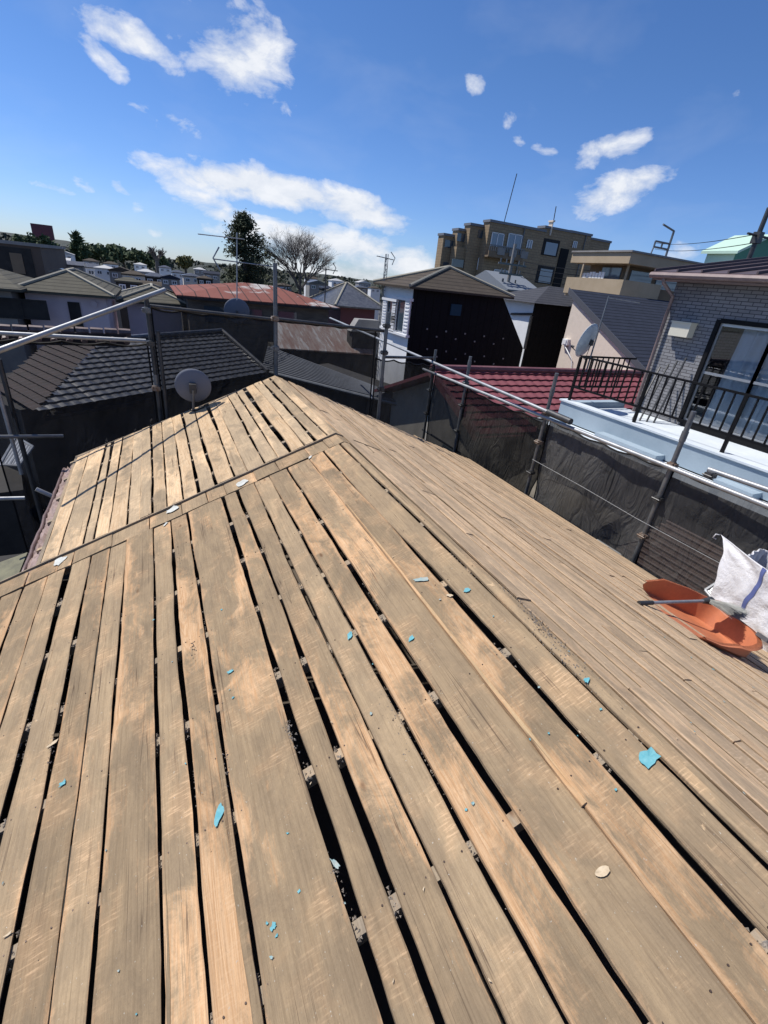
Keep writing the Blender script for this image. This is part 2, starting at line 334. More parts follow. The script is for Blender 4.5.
random.seed(11); m = MB()
for i in range(1700):
    x = random.uniform(-150, 330); y = random.uniform(150, 330); k = max(0, 1-abs((y-200)/26.-9)/9.) if y > 200 else 0
    zz = -H+.3+6.6*(1-math.exp(-3*k))+(5.0*math.exp(-((x+85)/55)**2)+.3)*k if y > 200 else -H+.3
    if y < 200 and random.random() < .5: continue
    r = random.uniform(.8, 2.1)
    for q in range(7):
        d = Vector((random.gauss(0, .6), random.gauss(0, .6), random.uniform(.2, 1.1)))*r; p = Vector((x, y, zz))+d; a = Vector((random.gauss(0,1), random.gauss(0,1), random.gauss(0,1))).normalized(); b = a.orthogonal().normalized(); kk = r*.6
        m.add([p+a*kk, p+b*kk, p-a*kk, p-b*kk], [(0, 1, 2, 3)])
o = m.build('woodland', leafmat('far_woodland', (.03,.04,.025), (.07,.07,.05), .1)); tag(o, 'dark far-off woodland covering the low hills on the skyline', 'woodland'); o['kind'] = 'stuff'; random.seed(7)

# ================================================================== THE STRIPPED ROOF
XR, ZR, SL = 1.214, -1.139, .41
def rz(x): return ZR-SL*abs(x-XR)
ROOT = thing('wooden_house', 'foreground house with roof stripped to bare weathered boards and dark gaps', 'house')
def board(m, x0, x1, y0, y1, lift=0., gl=0., gr=0., th=.012, w0=0, w1=0):
    """one board; gl/gr = half gap left and right, edges wander"""
    sd = random.random()*100; n = max(3, int((y1-y0)/.06)); tone = random.random()
    tl = random.uniform(-.0022, .0022); cup = random.uniform(-.002, .0025); vs = []; cs = []
    for i in range(n+1):
        y = y0+(y1-y0)*i/n
        a = x0+gl*(1+1.5*nz(y*.8, sd))+.0055*nz(y*3.2, sd+9)+.0022*nz(y*17, sd)+w0*(y-y0)/(y1-y0)
        b = x1-gr*(1+1.5*nz(y*.8, sd+30))+.0055*nz(y*3.2, sd+19)+.0022*nz(y*17, sd+7)+w1*(y-y0)/(y1-y0)
        wv = .0025*nz(y*1.1, sd+50)
        for q, (f, dz) in enumerate(((0, -.0025), (.06, 0), (.5, cup), (.94, 0), (1, -.0025))):
            x = a+(b-a)*f; vs.append((x, y+(.004*nz(x*30, sd) if i in (0, n) else 0), rz(x)+th+lift+dz+wv+tl*(f-.5)*2)); cs.append((tone, sd/100, f, 1))
        for f in (1, 0):
            x = a+(b-a)*f; vs.append((x, y, rz(x)+lift+wv)); cs.append((tone, sd/100, f, 1))
    fs = []
    for i in range(n):
        for q in range(7):
            fs.append((i*7+q, i*7+(q+1) % 7, (i+1)*7+(q+1) % 7, (i+1)*7+q))
    fs.append(tuple(range(7))[::-1]); fs.append(tuple(n*7+q for q in range(7)))
    k = len(m.v); m.v += vs; m.f += [tuple(k+i for i in f) for f in fs]; m.c += cs
YB = 3.36
near = [(-1.62,.004),(-1.43,.006),(-1.27,.012),(-1.12,.003),(-.98,.0075),(-.842,.0025),(-.715,.0105),(-.575,.0115),(-.452,.002),(-.348,.007),(-.174,.0055),(-.062,.0095),(.052,.006),(.304,.0095),
        (.408,.009),(.527,.0065),(.635,.0065),(.765,.0095),(.932,.0025),(1.053,.0115),(1.175,.0085),(1.262,.002)]
near = [(a, g_ if g_ < .004 else g_*1.22) for a, g_ in near]
m = MB()
for (a, ga), (b, gb) in zip(near[:-1], near[1:]):
    cuts = [-2.2]
    if random.random() < .3: cuts.append(random.choice([-.9, -1.3]))
    if abs(a-(-.98)) < .01: cuts.append(1.51)
    cuts.append(3.165+random.uniform(-.015, .012))
    xb = min(b, 1.266)
    if a < XR < xb:      # the ridge board: two faces folded over the ridge
        board(m, a, XR+.004, -2.2, 3.165, 0, ga, 0); board(m, XR-.004, xb, -2.2, 3.165, 0, 0, gb); continue
    for c0, c1 in zip(cuts[:-1], cuts[1:]):
        board(m, a, xb, c0+.002, c1-.002, random.uniform(0, .003), ga, gb, w0=random.uniform(-.006, .006), w1=random.uniform(-.004, .004))
# thin split laths beside two of the gaps
board(m, .028, .050, -2.2, 1.9, .004, 0, 0, .013)
SH_N = m.build('sheathing', W_NEAR, ROOT, attr=True)
m = MB(); board(m, .926, .944, .42, 2.35, .007, 0, 0, .014, w0=.012, w1=-.004); m.build('split_lath', W_FRESH, ROOT, attr=True)
st_ = random.getstate(); random.seed(99)
for (xs_, ya_, yb_) in ((.069, .05, 1.7), (-.162, .2, 1.6), (-.44, .3, 1.9), (.54, -.3, .6), (.648, 1.6, 2.5), (-.69, .9, 2.4), (-.83, 1.4, 2.9)):
    m = MB(); board(m, xs_, xs_+random.uniform(.005, .011), ya_, yb_, random.uniform(-.002, .004), 0, 0, .010, w0=random.uniform(-.004, .004), w1=random.uniform(-.004, .004)); m.build('sliver', W_NEAR, ROOT, attr=True)
random.setstate(st_)
# cross pieces under the batten
m = MB(); xs = [-1.5,-1.21,-.985,-.79,-.70,-.45,-.2,.02,.2,.33,.55,.72,.95,1.1,XR]
for a, b in zip(xs[:-1], xs[1:]): board(m, a, b, 3.178+random.uniform(-.004,.004), YB-.012, random.uniform(.0, .004), .0015, .0015)
board(m, XR, 1.5, 3.178, YB-.012, .002, 0, .0015)
m.build('cross_board', W_NEAR, ROOT, attr=True)
# batten up the slope and down the other side
m = MB(); m.cur = (.2, .3, .5, 1)
def slope_strip(x0, x1, y0, y1, h0, h1, n=12):
    for i in range(n):
        a = x0+(x1-x0)*i/n; b = x0+(x1-x0)*(i+1)/n
        wa = .006*nz(a*2, 3); wb = .006*nz(b*2, 3)
        m.add([(a,y0+wa,rz(a)+h0),(b,y0+wb,rz(b)+h0),(b,y1+wb,rz(b)+h0),(a,y1+wa,rz(a)+h0),(a,y0+wa,rz(a)+h1),(b,y0+wb,rz(b)+h1),(b,y1+wb,rz(b)+h1),(a,y1+wa,rz(a)+h1)],
              [(4,5,6,7),(0,1,5,4),(2,3,7,6)]+([(3,0,4,7)] if i == 0 else [])+([(1,2,6,5)] if i == n-1 else []))
slope_strip(-1.62, XR, YB+.004, YB+.016, .008, .026)
slope_strip(XR, 1.62, YB+.002, YB+.012, .008, .022, 4)
slope_strip(-1.62, XR, YB+.019, YB+.029, .006, .018)
m.build('batten', W_RAW, ROOT, attr=True)
far = [(-.925,.002),(-.813,.003),(-.654,.006),(-.578,.005),(-.479,.0025),(-.353,.005),(-.267,.0015),(-.18,.006),(-.073,.004),(.044,.006),(.150,.008),(.284,.009),(.424,.007),(.52,.002),(.652,.008),(.76,.006),(.85,.010),(.97,.005),(1.064,.009),(1.153,.007),(XR,.000)]
far = [(a, g_ if g_ < .003 else g_*1.3) for a, g_ in far]
m = MB()
for (a, ga), (b, gb) in zip(far[:-1], far[1:]):
    board(m, a, b, YB+.036+random.uniform(0, .012), 5.60+random.uniform(-.012, .02), random.uniform(0, .004), ga, gb, w0=random.uniform(-.014, .014), w1=random.uniform(-.006, .006))
board(m, XR, XR+.10, 3.4, 5.62, .004, 0, .003)
m.build('sheathing', W_FAR, ROOT, attr=True)
# right-hand slope
m = MB(); x = 1.270; first = True
while x < 4.27:
    wd = random.choice([.075, .085, .095, .105, .12]); y0 = -1.6; g0 = random.choice([.003, .004, .006, .008])
    st = YB-.0 if x < 1.33 else 0
    cuts = [-2.2]
    c = random.uniform(-.2, 2.0)
    while c < 5.3: cuts.append(c); c += random.choice([1.82, 2.3, 2.7])
    cuts.append(5.61+random.uniform(-.03, .03))
    for c0, c1 in zip(cuts[:-1], cuts[1:]):
        board(m, x, min(x+wd, 4.3), c0+.0015, c1-.0015, random.uniform(0, .011), g0, random.choice([.003, .005, .008]), w0=random.uniform(-.003,.003), w1=random.uniform(-.003,.003))
    x += wd
m.build('sheathing', W_RIGHT, ROOT, attr=True)
# rafters, attic floor, walls
for k in range(17):
    yy = -1.78+.455*k
    m = MB(); m.cur = (.5, random.random(), .5, 1)
    for xa, xb in (((-1.0 if yy > YB else -1.68), XR), (XR, 4.24)):
        za, zb = rz(xa), rz(xb); m.prism([(xa, yy-.018, za-.001), (xb, yy-.018, zb-.001), (xb, yy-.018, zb-.062), (xa, yy-.018, za-.062)], (0, .036, 0))
    m.build('rafter', W_RAW, ROOT, attr=True)
m = MB(); m.box((-1.5, -2.1, -3.05), (4.1, 5.4, -3.0)); m.build('attic_floor', M_ATTIC, ROOT)
m = MB()
for a, b in (((-.62, -2.0, -H), (-.5, 5.3, -2.03)), ((3.9, -2.0, -H), (4.0, 5.3, -2.36)), ((-1.5, -2.12, -H), (4.0, -2.0, -2.4))): m.box(a, b)
m.prism([(-.62, 5.3, -H), (4.0, 5.3, -H), (4.0, 5.3, rz(4.0)-.07), (XR, 5.3, ZR-.07), (-.62, 5.3, rz(-.62)-.07)], (0, .1, 0))
m.prism([(-.62, 5.3, -H), (4.0, 5.3, -H), (4.0, 5.3, rz(4.0)-.07), (XR, 5.3, ZR-.07), (-.62, 5.3, rz(-.62)-.07)], (0, .1, 0)) if False else None
m.box((-1.5, -2.0, -3.4), (-1.42, 3.3, -2.26)); m.box((-1.5, 3.22, -3.4), (-.62, 3.3, -2.1))
m.build('wall', M_DKWALL, ROOT)
# verge and eave boards
m = MB(); m.cur = (.3, .7, .5, 1)
for xa, xb in ((-.95, XR), (XR, 4.3)):
    m.prism([(xa, 5.625, rz(xa)+.004), (xb, 5.625, rz(xb)+.004), (xb, 5.625, rz(xb)-.12), (xa, 5.625, rz(xa)-.12)], (0, .022, 0))
m.build('verge_board', W_RAW, ROOT, attr=True)
m = MB(); m.cur = (.3, .7, .5, 1); m.box((4.305, -2.1, rz(4.3)-.11), (4.325, 5.62, rz(4.3)+.002)); m.build('eave_board', W_RAW, ROOT, attr=True); m = MB(); m.cur = (.3, .7, .5, 1); m.box((-.955, YB+.03, rz(-.95)-.10), (-.932, 5.62, rz(-.95)+.012)); m.build('eave_board', W_RAW, ROOT, attr=True)
# torn membrane and flashing along the left eave
M_MEMB = worn('torn_underlay', (.36,.26,.23), (.17,.11,.09), 14, .75, bump=.5)
m = MB(); n = 70
for i in range(n+1):
    y = 3.42+(5.45-3.42)*i/n
    for j in range(7):
        f = j/6; x = -.965-.075*f*(1+.3*nz(y*3, 5)); z = rz(-.95)-.02-.05*f+.026*nz(y*6, f*4)+.02*nz(y*17, f*8); m.v.append((x, y, z)); m.c.append((0,0,0,1))
m.f = [(i*7+j, i*7+j+1, (i+1)*7+j+1, (i+1)*7+j) for i in range(n) for j in range(6)]
m.build('torn_underlay', M_MEMB, ROOT, smooth=True)
M_FLASH = worn('brown_flashing', (.10,.06,.055), (.20,.13,.115), 10, .5, metal=.2)
m = MB(); pts = [(-1.055+.012*nz(i*.6, 2), 3.42+2.05*i/20, rz(-.95)-.075+.01*nz(i*.5, 8)) for i in range(21)]; m.tube(pts, .016, 8)
m.build('flashing', M_FLASH, ROOT, smooth=True)
# lower lean-to roof below the left eave
m = MB(); m.prism([(-1.14, 3.45, -2.62), (-1.14, 5.0, -2.62), (-1.36, 5.0, -2.68), (-1.36, 3.45, -2.68)], (0, 0, -.03)); m.build('lower_flashing', M_PURPLE, ROOT)
for a, b in ((3.5, 3.95), (3.97, 4.4), (4.42, 4.83)):
    m = MB(); m.prism([(-1.39, a, -2.70), (-1.39, b, -2.70), (-1.70, b, -2.80), (-1.70, a, -2.80)], (0, 0, -.025)); m.build('lower_slate', worn('mossy_slate', (.20,.19,.12), (.13,.125,.085), 9, .9), ROOT)
m = MB(); m.box((-1.7, 3.3, -H), (-.63, 5.1, -2.86)); m.build('lower_wall', M_DKWALL, ROOT)

# ------------------------------------------------------------------ loose bits on the roof
def onr(px, py):
    d = ray(px, py)
    tt = (ZR-SL*XR)/(d.z-SL*d.x)
    p = d*tt
    if p.x > XR: tt = (ZR+SL*XR)/(d.z+SL*d.x); p = d*tt
    return p
def flake(name, px, py, size, asp, rot, mt, label, cat, group=None, th=.0012, curl=.004, lift=.0165):
    size *= 1.0 if name == 'crumb' else 1.45
    p = onr(px, py); k = -SL if p.x > XR else SL
    ex = Vector((1, 0, k)).normalized(); ey = Vector((0, 1, 0)); nn = ex.cross(ey)
    m = MB(); n = 15; sd = random.random()*50; top = []
    for i in range(n):
        a = 2*pi*i/n; r = size*(.60+.9*abs(nz(i*(1.7 if size < .02 else .8), sd)))*(random.uniform(.62, 1.15) if size < .02 else random.uniform(.86, 1.08))
        u = r*cos(a); v = r*sin(a)*asp
        u, v = u*cos(rot)-v*sin(rot), u*sin(rot)+v*cos(rot)
        top.append(Vector((p.x, p.y, rz(p.x)))+ex*u+ey*v+nn*(lift+th+curl*abs(nz(u*40, v*40, sd))+curl*.8*(r/size)**2*max(0, nz(i*.6, sd+4))))
    c = Vector((p.x, p.y, rz(p.x)))+nn*(lift+th)
    vs = top+[c]+[q-nn*th for q in top]+[c-nn*th]
    m.add(vs, [(i, (i+1) % n, n) for i in range(n)]+[(n+1+(i+1) % n, n+1+i, 2*n+1) for i in range(n)]+[(i, n+1+i, n+1+(i+1) % n, (i+1) % n) for i in range(n)])
    o = m.build(name, mt, None); return tag(o, label, cat, group)
TG = 'turquoise flakes scattered on the boards'
flake('flake', 221, 818, .034, .34, 1.05, M_TURQ, 'largest turquoise flake, long and pointed, beside a gap low on the left side', 'flake', TG)
flake('flake', 648, 760, .026, .75, .2, M_TURQ, 'bright turquoise flake with square corners, on boards at the right below the orange scoop', 'flake', TG)
flake('flake', 412, 641, .014, .6, .5, M_TURQ, 'small turquoise flake in mid roof beside the raised split lath', 'flake', TG)
flake('flake', 351, 638, .014, .7, 1., M_TURQ, 'small turquoise flake in mid roof with a wide dark gap to its right', 'flake', TG)
flake('flake', 232, 674, .012, .7, .4, M_TURQ, 'small turquoise flake alone on the widest board left of centre', 'flake', TG)
flake('flake', 468, 593, .014, .7, 0, M_TURQ, 'turquoise flake highest up the boards, near the middle, by the ridge', 'flake', TG)
flake('flake', 66, 785, .011, .8, .4, M_TURQ, 'small turquoise flake furthest left, on a board between two wide gaps', 'flake', TG)
flake('flake', 276, 928, .009, .8, .4, M_TURQ, 'small turquoise flake near the bottom edge on the widest board', 'flake', TG)
flake('flake', 422, 582, .034, .32, -.55, M_TURQ2, 'long faded blue-green scrap on the pale split lath in mid roof', 'flake', TG)
flake('flake', 337, 866, .016, .35, -1.2, M_TURQ2, 'faded narrow turquoise flake caught in the dark gap near the bottom middle', 'flake', TG)
flake('flake', 587, 683, .011, .8, .4, M_TURQ, 'small turquoise flake on the ridge boards left of the orange scoop', 'flake', TG)
TS = 'tiny turquoise crumbs'
for (px, py) in [(274,959),(281,937),(270,925),(303,893),(727,678),(602,712),(548,736),(468,812),(440,602),(155,622),(174,664),(222,612),(494,619),(372,716),(566,655),(668,590),(690,660),(720,705),(752,690),(530,742),(712,672),(641,640),(236,700),(345,905),(472,806),(540,690)]:
    flake('crumb', px+random.uniform(-2, 2), py, random.uniform(.004, .008), .8, random.random()*3, random.choice([M_TURQ, M_TURQ2]), 'tiny turquoise crumb lying on the bare roof boards', 'crumb', TS, curl=.004)
random.seed(31)
for i in range(95):
    yy = random.choice([random.uniform(.15, 3.1), random.uniform(.2, 2.0), random.uniform(3.5, 5.3)]); xx = random.uniform(-.95, 3.6) if yy > 1 else random.uniform(-.5, 1.9)
    v = Vector((xx, yy, rz(xx))); k_ = v.dot(FW); px_ = 384+FPX*v.dot(RT)/k_; py_ = 512-FPX*v.dot(UP)/k_
    if not (5 < px_ < 760 and 400 < py_ < 1018): continue
    if random.random() < .45: flake('crumb', px_, py_, random.uniform(.0025, .0065), .7, random.random()*3, random.choice([M_TURQ, M_TURQ2]), 'tiny turquoise crumb lying on the bare roof boards', 'crumb', TS, curl=.003)
    else: flake('crumb', px_, py_, random.uniform(.003, .008), .35, random.random()*3, M_CHIP, 'tiny pale wood splinter lying on the bare roof boards', 'crumb', 'tiny pale splinters', curl=.003)
flake('paper_scrap', 243, 485, .048, .8, .5, M_PAPER, 'torn white paper scrap stuck under the batten, the one nearest the ridge', 'scrap')
flake('paper_scrap', 174, 511, .048, .8, .2, M_PAPER, 'crumpled white paper scrap under the middle of the batten', 'scrap')
flake('paper_scrap', 61, 563, .048, .8, 1.1, M_PAPER, 'torn white paper scrap under the left end of the batten', 'scrap')
flake('paper_scrap', 167, 526, .018, .5, .9, M_PAPER, 'small white scrap lying just below the crumpled one', 'scrap')
flake('paper_scrap', 311, 459, .022, .5, .9, M_PAPER, 'small white scrap by the hole near the ridge end of the batten', 'scrap')
flake('wood_chip', 602, 874, .021, .5, -.2, M_CHIP, 'pale wood chip lying on an orange-brown board at the bottom right', 'chip')
flake('wood_chip', 450, 598, .016, .4, -.9, M_CHIP, 'pale splinter chip at the end of the faded blue scrap', 'chip')
flake('wood_chip', 12, 936, .013, .3, .1, M_CHIP, 'pale curled chip at the far left bottom by a gap', 'chip')
flake('wood_chip', 56, 745, .02, .4, .3, M_CHIP, 'splintered chip wedged across a wide gap at the left', 'chip')
M_DIRT = worn('dried_debris', (.20,.155,.11), (.38,.33,.27), 60, .9)
m = MB()
def grit(x, y, s, lift=.013):
    z = rz(x)+lift; a = random.random()*3; vs = [(x+s*cos(a+q*2.1)*random.uniform(.6, 1.2), y+s*sin(a+q*2.1)*random.uniform(.6, 1.2), z) for q in range(3)]+[(x, y, z+s*random.uniform(.5, 1.1))]
    m.add(vs, [(0, 1, 3), (1, 2, 3), (2, 0, 3), (2, 1, 0)])
for (px, py, sp, nn, s) in [(520,605,.045,90,.004),(545,632,.05,110,.0045),(560,655,.05,70,.004),(575,680,.04,40,.003),(193,650,.02,30,.004),(180,560,.02,20,.003),(52,752,.03,30,.004),(225,775,.02,50,.005),(290,735,.02,60,.005),(395,720,.04,60,.003),(335,885,.02,40,.004),(610,235+400,.1,50,.003)]:
    p = onr(px, py)
    for _ in range(nn): grit(p.x+random.gauss(0, sp*.4), p.y+random.gauss(0, sp*1.8), s*random.uniform(.4, 1.4))
for _ in range(900): grit(random.uniform(-1.1, 4.1), random.uniform(.1, 5.4), random.uniform(.0008, .0028))
for x, ga in near+far:       # rubbish sitting on the rafters inside the gaps
    if ga < .005: continue
    far_ = (x, ga) in far
    for k in range(17):
        yy = -1.78+.455*k
        if (yy > YB) != far_ or random.random() < .35: continue
        for _ in range(14): grit(x+random.uniform(-ga, ga)*.8, yy+random.gauss(0, .022), random.uniform(.003, .009), -.002)
        if random.random() < .3:
            y2 = yy+random.uniform(.05, .35)
            for _ in range(22): grit(x+random.choice((-1, 1))*ga*.9, y2+random.gauss(0, .06), random.uniform(.002, .006), .002)
o = m.build('debris', M_DIRT); tag(o, 'dry crumbs of dirt and splinters scattered over the boards and gaps', 'debris'); o['kind'] = 'stuff'
# nail heads
m = MB()
for x, ga in near[2:-1]:
    for k in range(17):
        yy = -1.78+.455*k
        if yy > 3.1: break
        for dx in (-.028, .028):
            xx = x+dx+random.uniform(-.004,.004); zz = rz(xx)+.0135; r = .0028; y_ = yy+random.uniform(-.008,.008)
            m.add([(xx+r*cos(a*pi/3), y_+r*sin(a*pi/3), zz+.0015) for a in range(6)]+[(xx+r*cos(a*pi/3), y_+r*sin(a*pi/3), zz-.003) for a in range(6)], [(0,1,2,3,4,5)]+[(a, a+6, (a+1) % 6+6, (a+1) % 6) for a in range(6)])
m.build('nail_head', worn('rusty_nail', (.07,.045,.035), (.14,.10,.08), 50, .6, metal=.5), ROOT)['kind'] = 'stuff'
# dish with cable
def dish(px, py, y, rad, facing, mt, label, name='satellite_dish', mast=None, arm=True):
    t_ = thing(name, label, 'satellite dish'); c = at(px, py, y=y); f = Vector(facing).normalized(); a = f.orthogonal().normalized(); b = f.cross(a)
    m = MB(); n = 32; rings = 8
    for side in (0, 1):
        k = len(m.v)
        for j in range(rings+1):
            r = rad*j/rings
            for i in range(n):
                an = 2*pi*i/n; m.v.append(tuple(c+(a*cos(an)+b*sin(an))*r+f*(r*r/(rad*4.2)*1.0-side*.006))); m.c.append((0,0,0,1))
        m.f += [tuple(k+q for q in ((j*n+i, j*n+(i+1) % n, (j+1)*n+(i+1) % n, (j+1)*n+i) if not side else ((j+1)*n+i, (j+1)*n+(i+1) % n, j*n+(i+1) % n, j*n+i))) for j in range(rings) for i in range(n)]
    k = (rings)*n; k2 = len(m.v)//2+k
    m.f += [(k+i, k+(i+1) % n, k2+(i+1) % n, k2+i) for i in range(n)]
    m.build('reflector', mt, t_, smooth=True)
    m = MB(); up = Vector((0, 0, 1)); m.obox(c-f*.035, f.cross(up).normalized()*.035, up*.05, f*.03); m.build('bracket', M_STEEL_D, t_)
    m = MB(); lo = c-up*rad*.92+f*(.02); m.tube([c-f*.03-up*.03, c-up*rad*1.0-f*.0, lo+f*rad*1.05+up*rad*.25], .009, 6); q = lo+f*rad*1.05+up*rad*.3; m.tube([q, q-f*.06], .022, 10); m.build('feed_arm', M_STEEL_D, t_)
    m = MB(); m0, m1 = mast if mast else (c-f*.06-up*.02, c-f*.06-up*.45); m.tube([m0, m1], .014, 8); m.build('mast', M_STEEL, t_)
    return t_, c
t_, c = dish(193, 387, 5.52, .19, (.12, .96, .12), M_DISH, 'small grey satellite dish seen from behind, on the far edge of the board roof', mast=(at(193, 390, y=5.46), Vector((.27, 5.50, rz(.27)))))
m = MB(); m.tube([Vector((.27, 5.5, rz(.27)+.12)), Vector((.24, 5.50, rz(.24)+.04)), Vector((.30, 5.47, rz(.30)+.022)), Vector((.38, 5.47, rz(.38)+.022)), Vector((.40, 5.55, rz(.40)+.02)), Vector((.35, 5.66, rz(.35)-.02)), Vector((.33, 5.70, -2.2))], .006, 6)
tag(m.build('cable', M_BLACK, smooth=True), 'black aerial cable curling from the small dish over the far roof edge', 'cable')

# ================================================================== SCAFFOLD
SC = thing('scaffold', 'galvanised tube scaffold around the eaves of the stripped roof', 'scaffold')
PR = .0243
def pole(x, y, z0, z1, mt=M_STEEL, r=PR):
    m = MB(); m.tube([(x, y, z0), (x, y, z1)], r, 14); m.build('upright', mt, SC, smooth=False).data; smooth_by_angle(COL.objects[-1] if False else bpy.data.objects[-1]) if False else None
def tubeobj(name, pts, r, mt, parent, n=14):
    m = MB(); m.tube(pts, r, n); o = m.build(name, mt, parent); smooth_by_angle(o, 50); return o
def clamp(x, y, z, ax='y'):
    m = MB(); m.tube([(x, y, z-.03), (x, y, z+.03)], .034, 10); m.obox((x-.03, y, z), (.022, 0, 0), (0, .03, 0), (0, 0, .024)); m.tube([(x-.05, y-.045, z), (x-.05, y+.045, z)], .008, 6)
    m.obox((x+.0, y-.035, z), (.03, 0, 0), (0, .012, 0), (0, 0, .02)); m.build('clamp', random.choice([M_STEEL, M_STEEL_D, M_RUST]), SC)
for (px, pyt, y) in [(146, 297, 5.95), (275, 263, 5.95), (388, 312, 5.95)]:
    p = at(px, pyt, y=y); tubeobj('upright', [(p.x, y, -H), (p.x, y, p.z)], PR, M_STEEL if px > 200 else M_STEEL_D, SC)
    tubeobj('joint_sleeve', [(p.x, y, -1.32), (p.x, y, -1.2)], .03, M_STEEL, SC)
    for zz in (-.52, -.86, -1.35): clamp(p.x, y-.02, zz)
tubeobj('upright', [(.0, 5.88, -H), (.0, 5.88, -.72)], .021, M_STEEL_D, SC)
for (y, zt) in [(7.62, -1.02), (6.50, -.95), (4.56, -.83), (2.71, -.82), (.9, -.8), (-.9, -.8)]:
    tubeobj('upright', [(4.6, y, -H), (4.6, y, zt)], PR, M_STEEL, SC)
    for zz in (-1.37, -1.75, -2.2) if y > 0 else (-1.37,): clamp(4.6, y, zz)
    if y < 7: tubeobj('joint_sleeve', [(4.6, y, -1.12), (4.6, y, -1.02)], .03, M_STEEL, SC)
# guard rails
tubeobj('guard_rail', [(4.55, 7.9, -1.42), (4.55, -2., -1.36)], PR, M_STEEL_L, SC)
tubeobj('guard_rail', [(4.66, 2.40, -1.30), (4.66, -1.2, -1.18)], PR, M_STEEL_L, SC)
clamp(4.61, 2.34, -1.33)
tubeobj('brace_rail', [at(330, 318, x=4.64), at(562, 418, x=4.50)], PR, M_STEEL_L, SC)
a = at(562, 418, x=4.50); b = at(548, 412, x=4.5); tubeobj('rail_end_cap', [a+(a-b)*.6, b], .04, M_STEEL_D, SC)
a = at(150, 306, y=5.99); b = at(278, 320, y=5.99); tubeobj('guard_rail', [a, b], .02, M_STEEL_D, SC)
a = at(278, 319, y=5.99); b = at(384, 331, y=5.99); tubeobj('guard_rail', [a, b], .02, M_STEEL_D, SC)
a = at(384, 357, y=5.99); b = at(434, 358, x=4.66); tubeobj('guard_rail', [a, b], .02, M_STEEL_D, SC)
# long inclined tube at the left and the lower rail behind it
a = at(165, 290, y=5.9); b = at(-30, 361, y=4.85); tubeobj('inclined_tube', [a, b], PR, M_STEEL_L, SC)
a = at(146, 341, y=6.0); b = at(-40, 331, y=6.0); tubeobj('guard_rail', [a, b], .022, M_STEEL_L, SC)
# left side posts
a = at(0, 364, y=6.1); tubeobj('upright', [(a.x, a.y, -H), (a.x, a.y, a.z+.05)], PR, M_STEEL_D, SC)
a = at(-2, 390, y=5.9); tubeobj('upright', [(a.x, a.y, -2.3), (a.x, a.y, a.z+.05)], .018, M_STEEL_L, SC)
a = at(-20, 437, y=5.7); b = at(63, 436, y=6.0); tubeobj('ledger', [a, b], .02, M_STEEL, SC)
a = at(-20, 499, y=5.0); b = at(25, 498, y=5.0); tubeobj('ledger', [a, b], .018, M_STEEL_L, SC)
a = at(36, 489, y=4.8); b = at(52, 496, y=4.8); tubeobj('ledger', [a, b], .02, M_STEEL_L, SC)
M_PERF = None
def perf(name, c, hole, sc):
    m = mat(name, c, .45, .7); t = NT(m); p = t.scale(t.pos(), (sc, sc, 0)); s_ = t.new('ShaderNodeSeparateXYZ'); t.l.new(p, s_.inputs[0])
    a = t.math('LESS_THAN', t.math('FRACT', s_.outputs[0]), .6); b = t.math('LESS_THAN', t.math('FRACT', s_.outputs[1]), .6)
    t.put(t.b.inputs['Base Color'], t.mix(t.math('MULTIPLY', a, b), c, hole)); return m
M_DECK = perf('perforated_deck', (.42,.43,.44), (.03,.03,.03), 30)
q = [at(*p, z=-2.35) for p in ((16, 437), (33, 447), (19, 466), (0, 465))]
m = MB(); m.prism(q, (0, 0, -.012)); m.build('deck_plate', M_DECK, SC)
m = MB()
for i in range(4): m.tube([q[i]+Vector((0, 0, .005)), q[(i+1) % 4]+Vector((0, 0, .005))], .016, 6)
mid0 = (q[0]+q[1])/2; mid1 = (q[2]+q[3])/2; m.tube([mid0, mid1], .01, 6); m.build('deck_frame', M_STEEL_L, SC)
# deck beside the right eave (under the bulk bag)
DZ = -2.66
m = MB()
for i in range(34):       # grating bars
    y = -.9+i*.1; m.box((4.345, y, DZ-.02), (4.74, y+.012, DZ))
for i in range(9): x = 4.35+i*.048; m.box((x, -.9, DZ-.018), (x+.008, 2.45, DZ-.003))
m.build('deck_grating', M_STEEL_D, SC)
m = MB(); m.box((4.335, -.9, DZ-.045), (4.350, 2.45, DZ+.01)); m.box((4.74, -.9, DZ-.045), (4.755, 2.45, DZ+.01)); m.box((4.335, 2.45, DZ-.045), (4.755, 2.49, DZ+.01)); m.build('deck_frame', M_STEEL_L, SC)
tubeobj('guard_rail', [(4.72, 7.9, -2.62), (4.72, -1.5, -2.62)], .02, M_STEEL_D, SC)
dq = [at(705, 590, x=4.42), at(734, 572, x=4.62), at(752, 586, x=4.60), at(716, 603, x=4.40)]
m = MB(); m.prism(dq, (0, 0, -.01)); m.build('deck_plate', M_DECK, SC)
m = MB(); m.tube([dq[0], dq[1]], .014, 6); m.tube([dq[0], dq[3]], .014, 6); m.build('deck_frame', M_STEEL_L, SC)
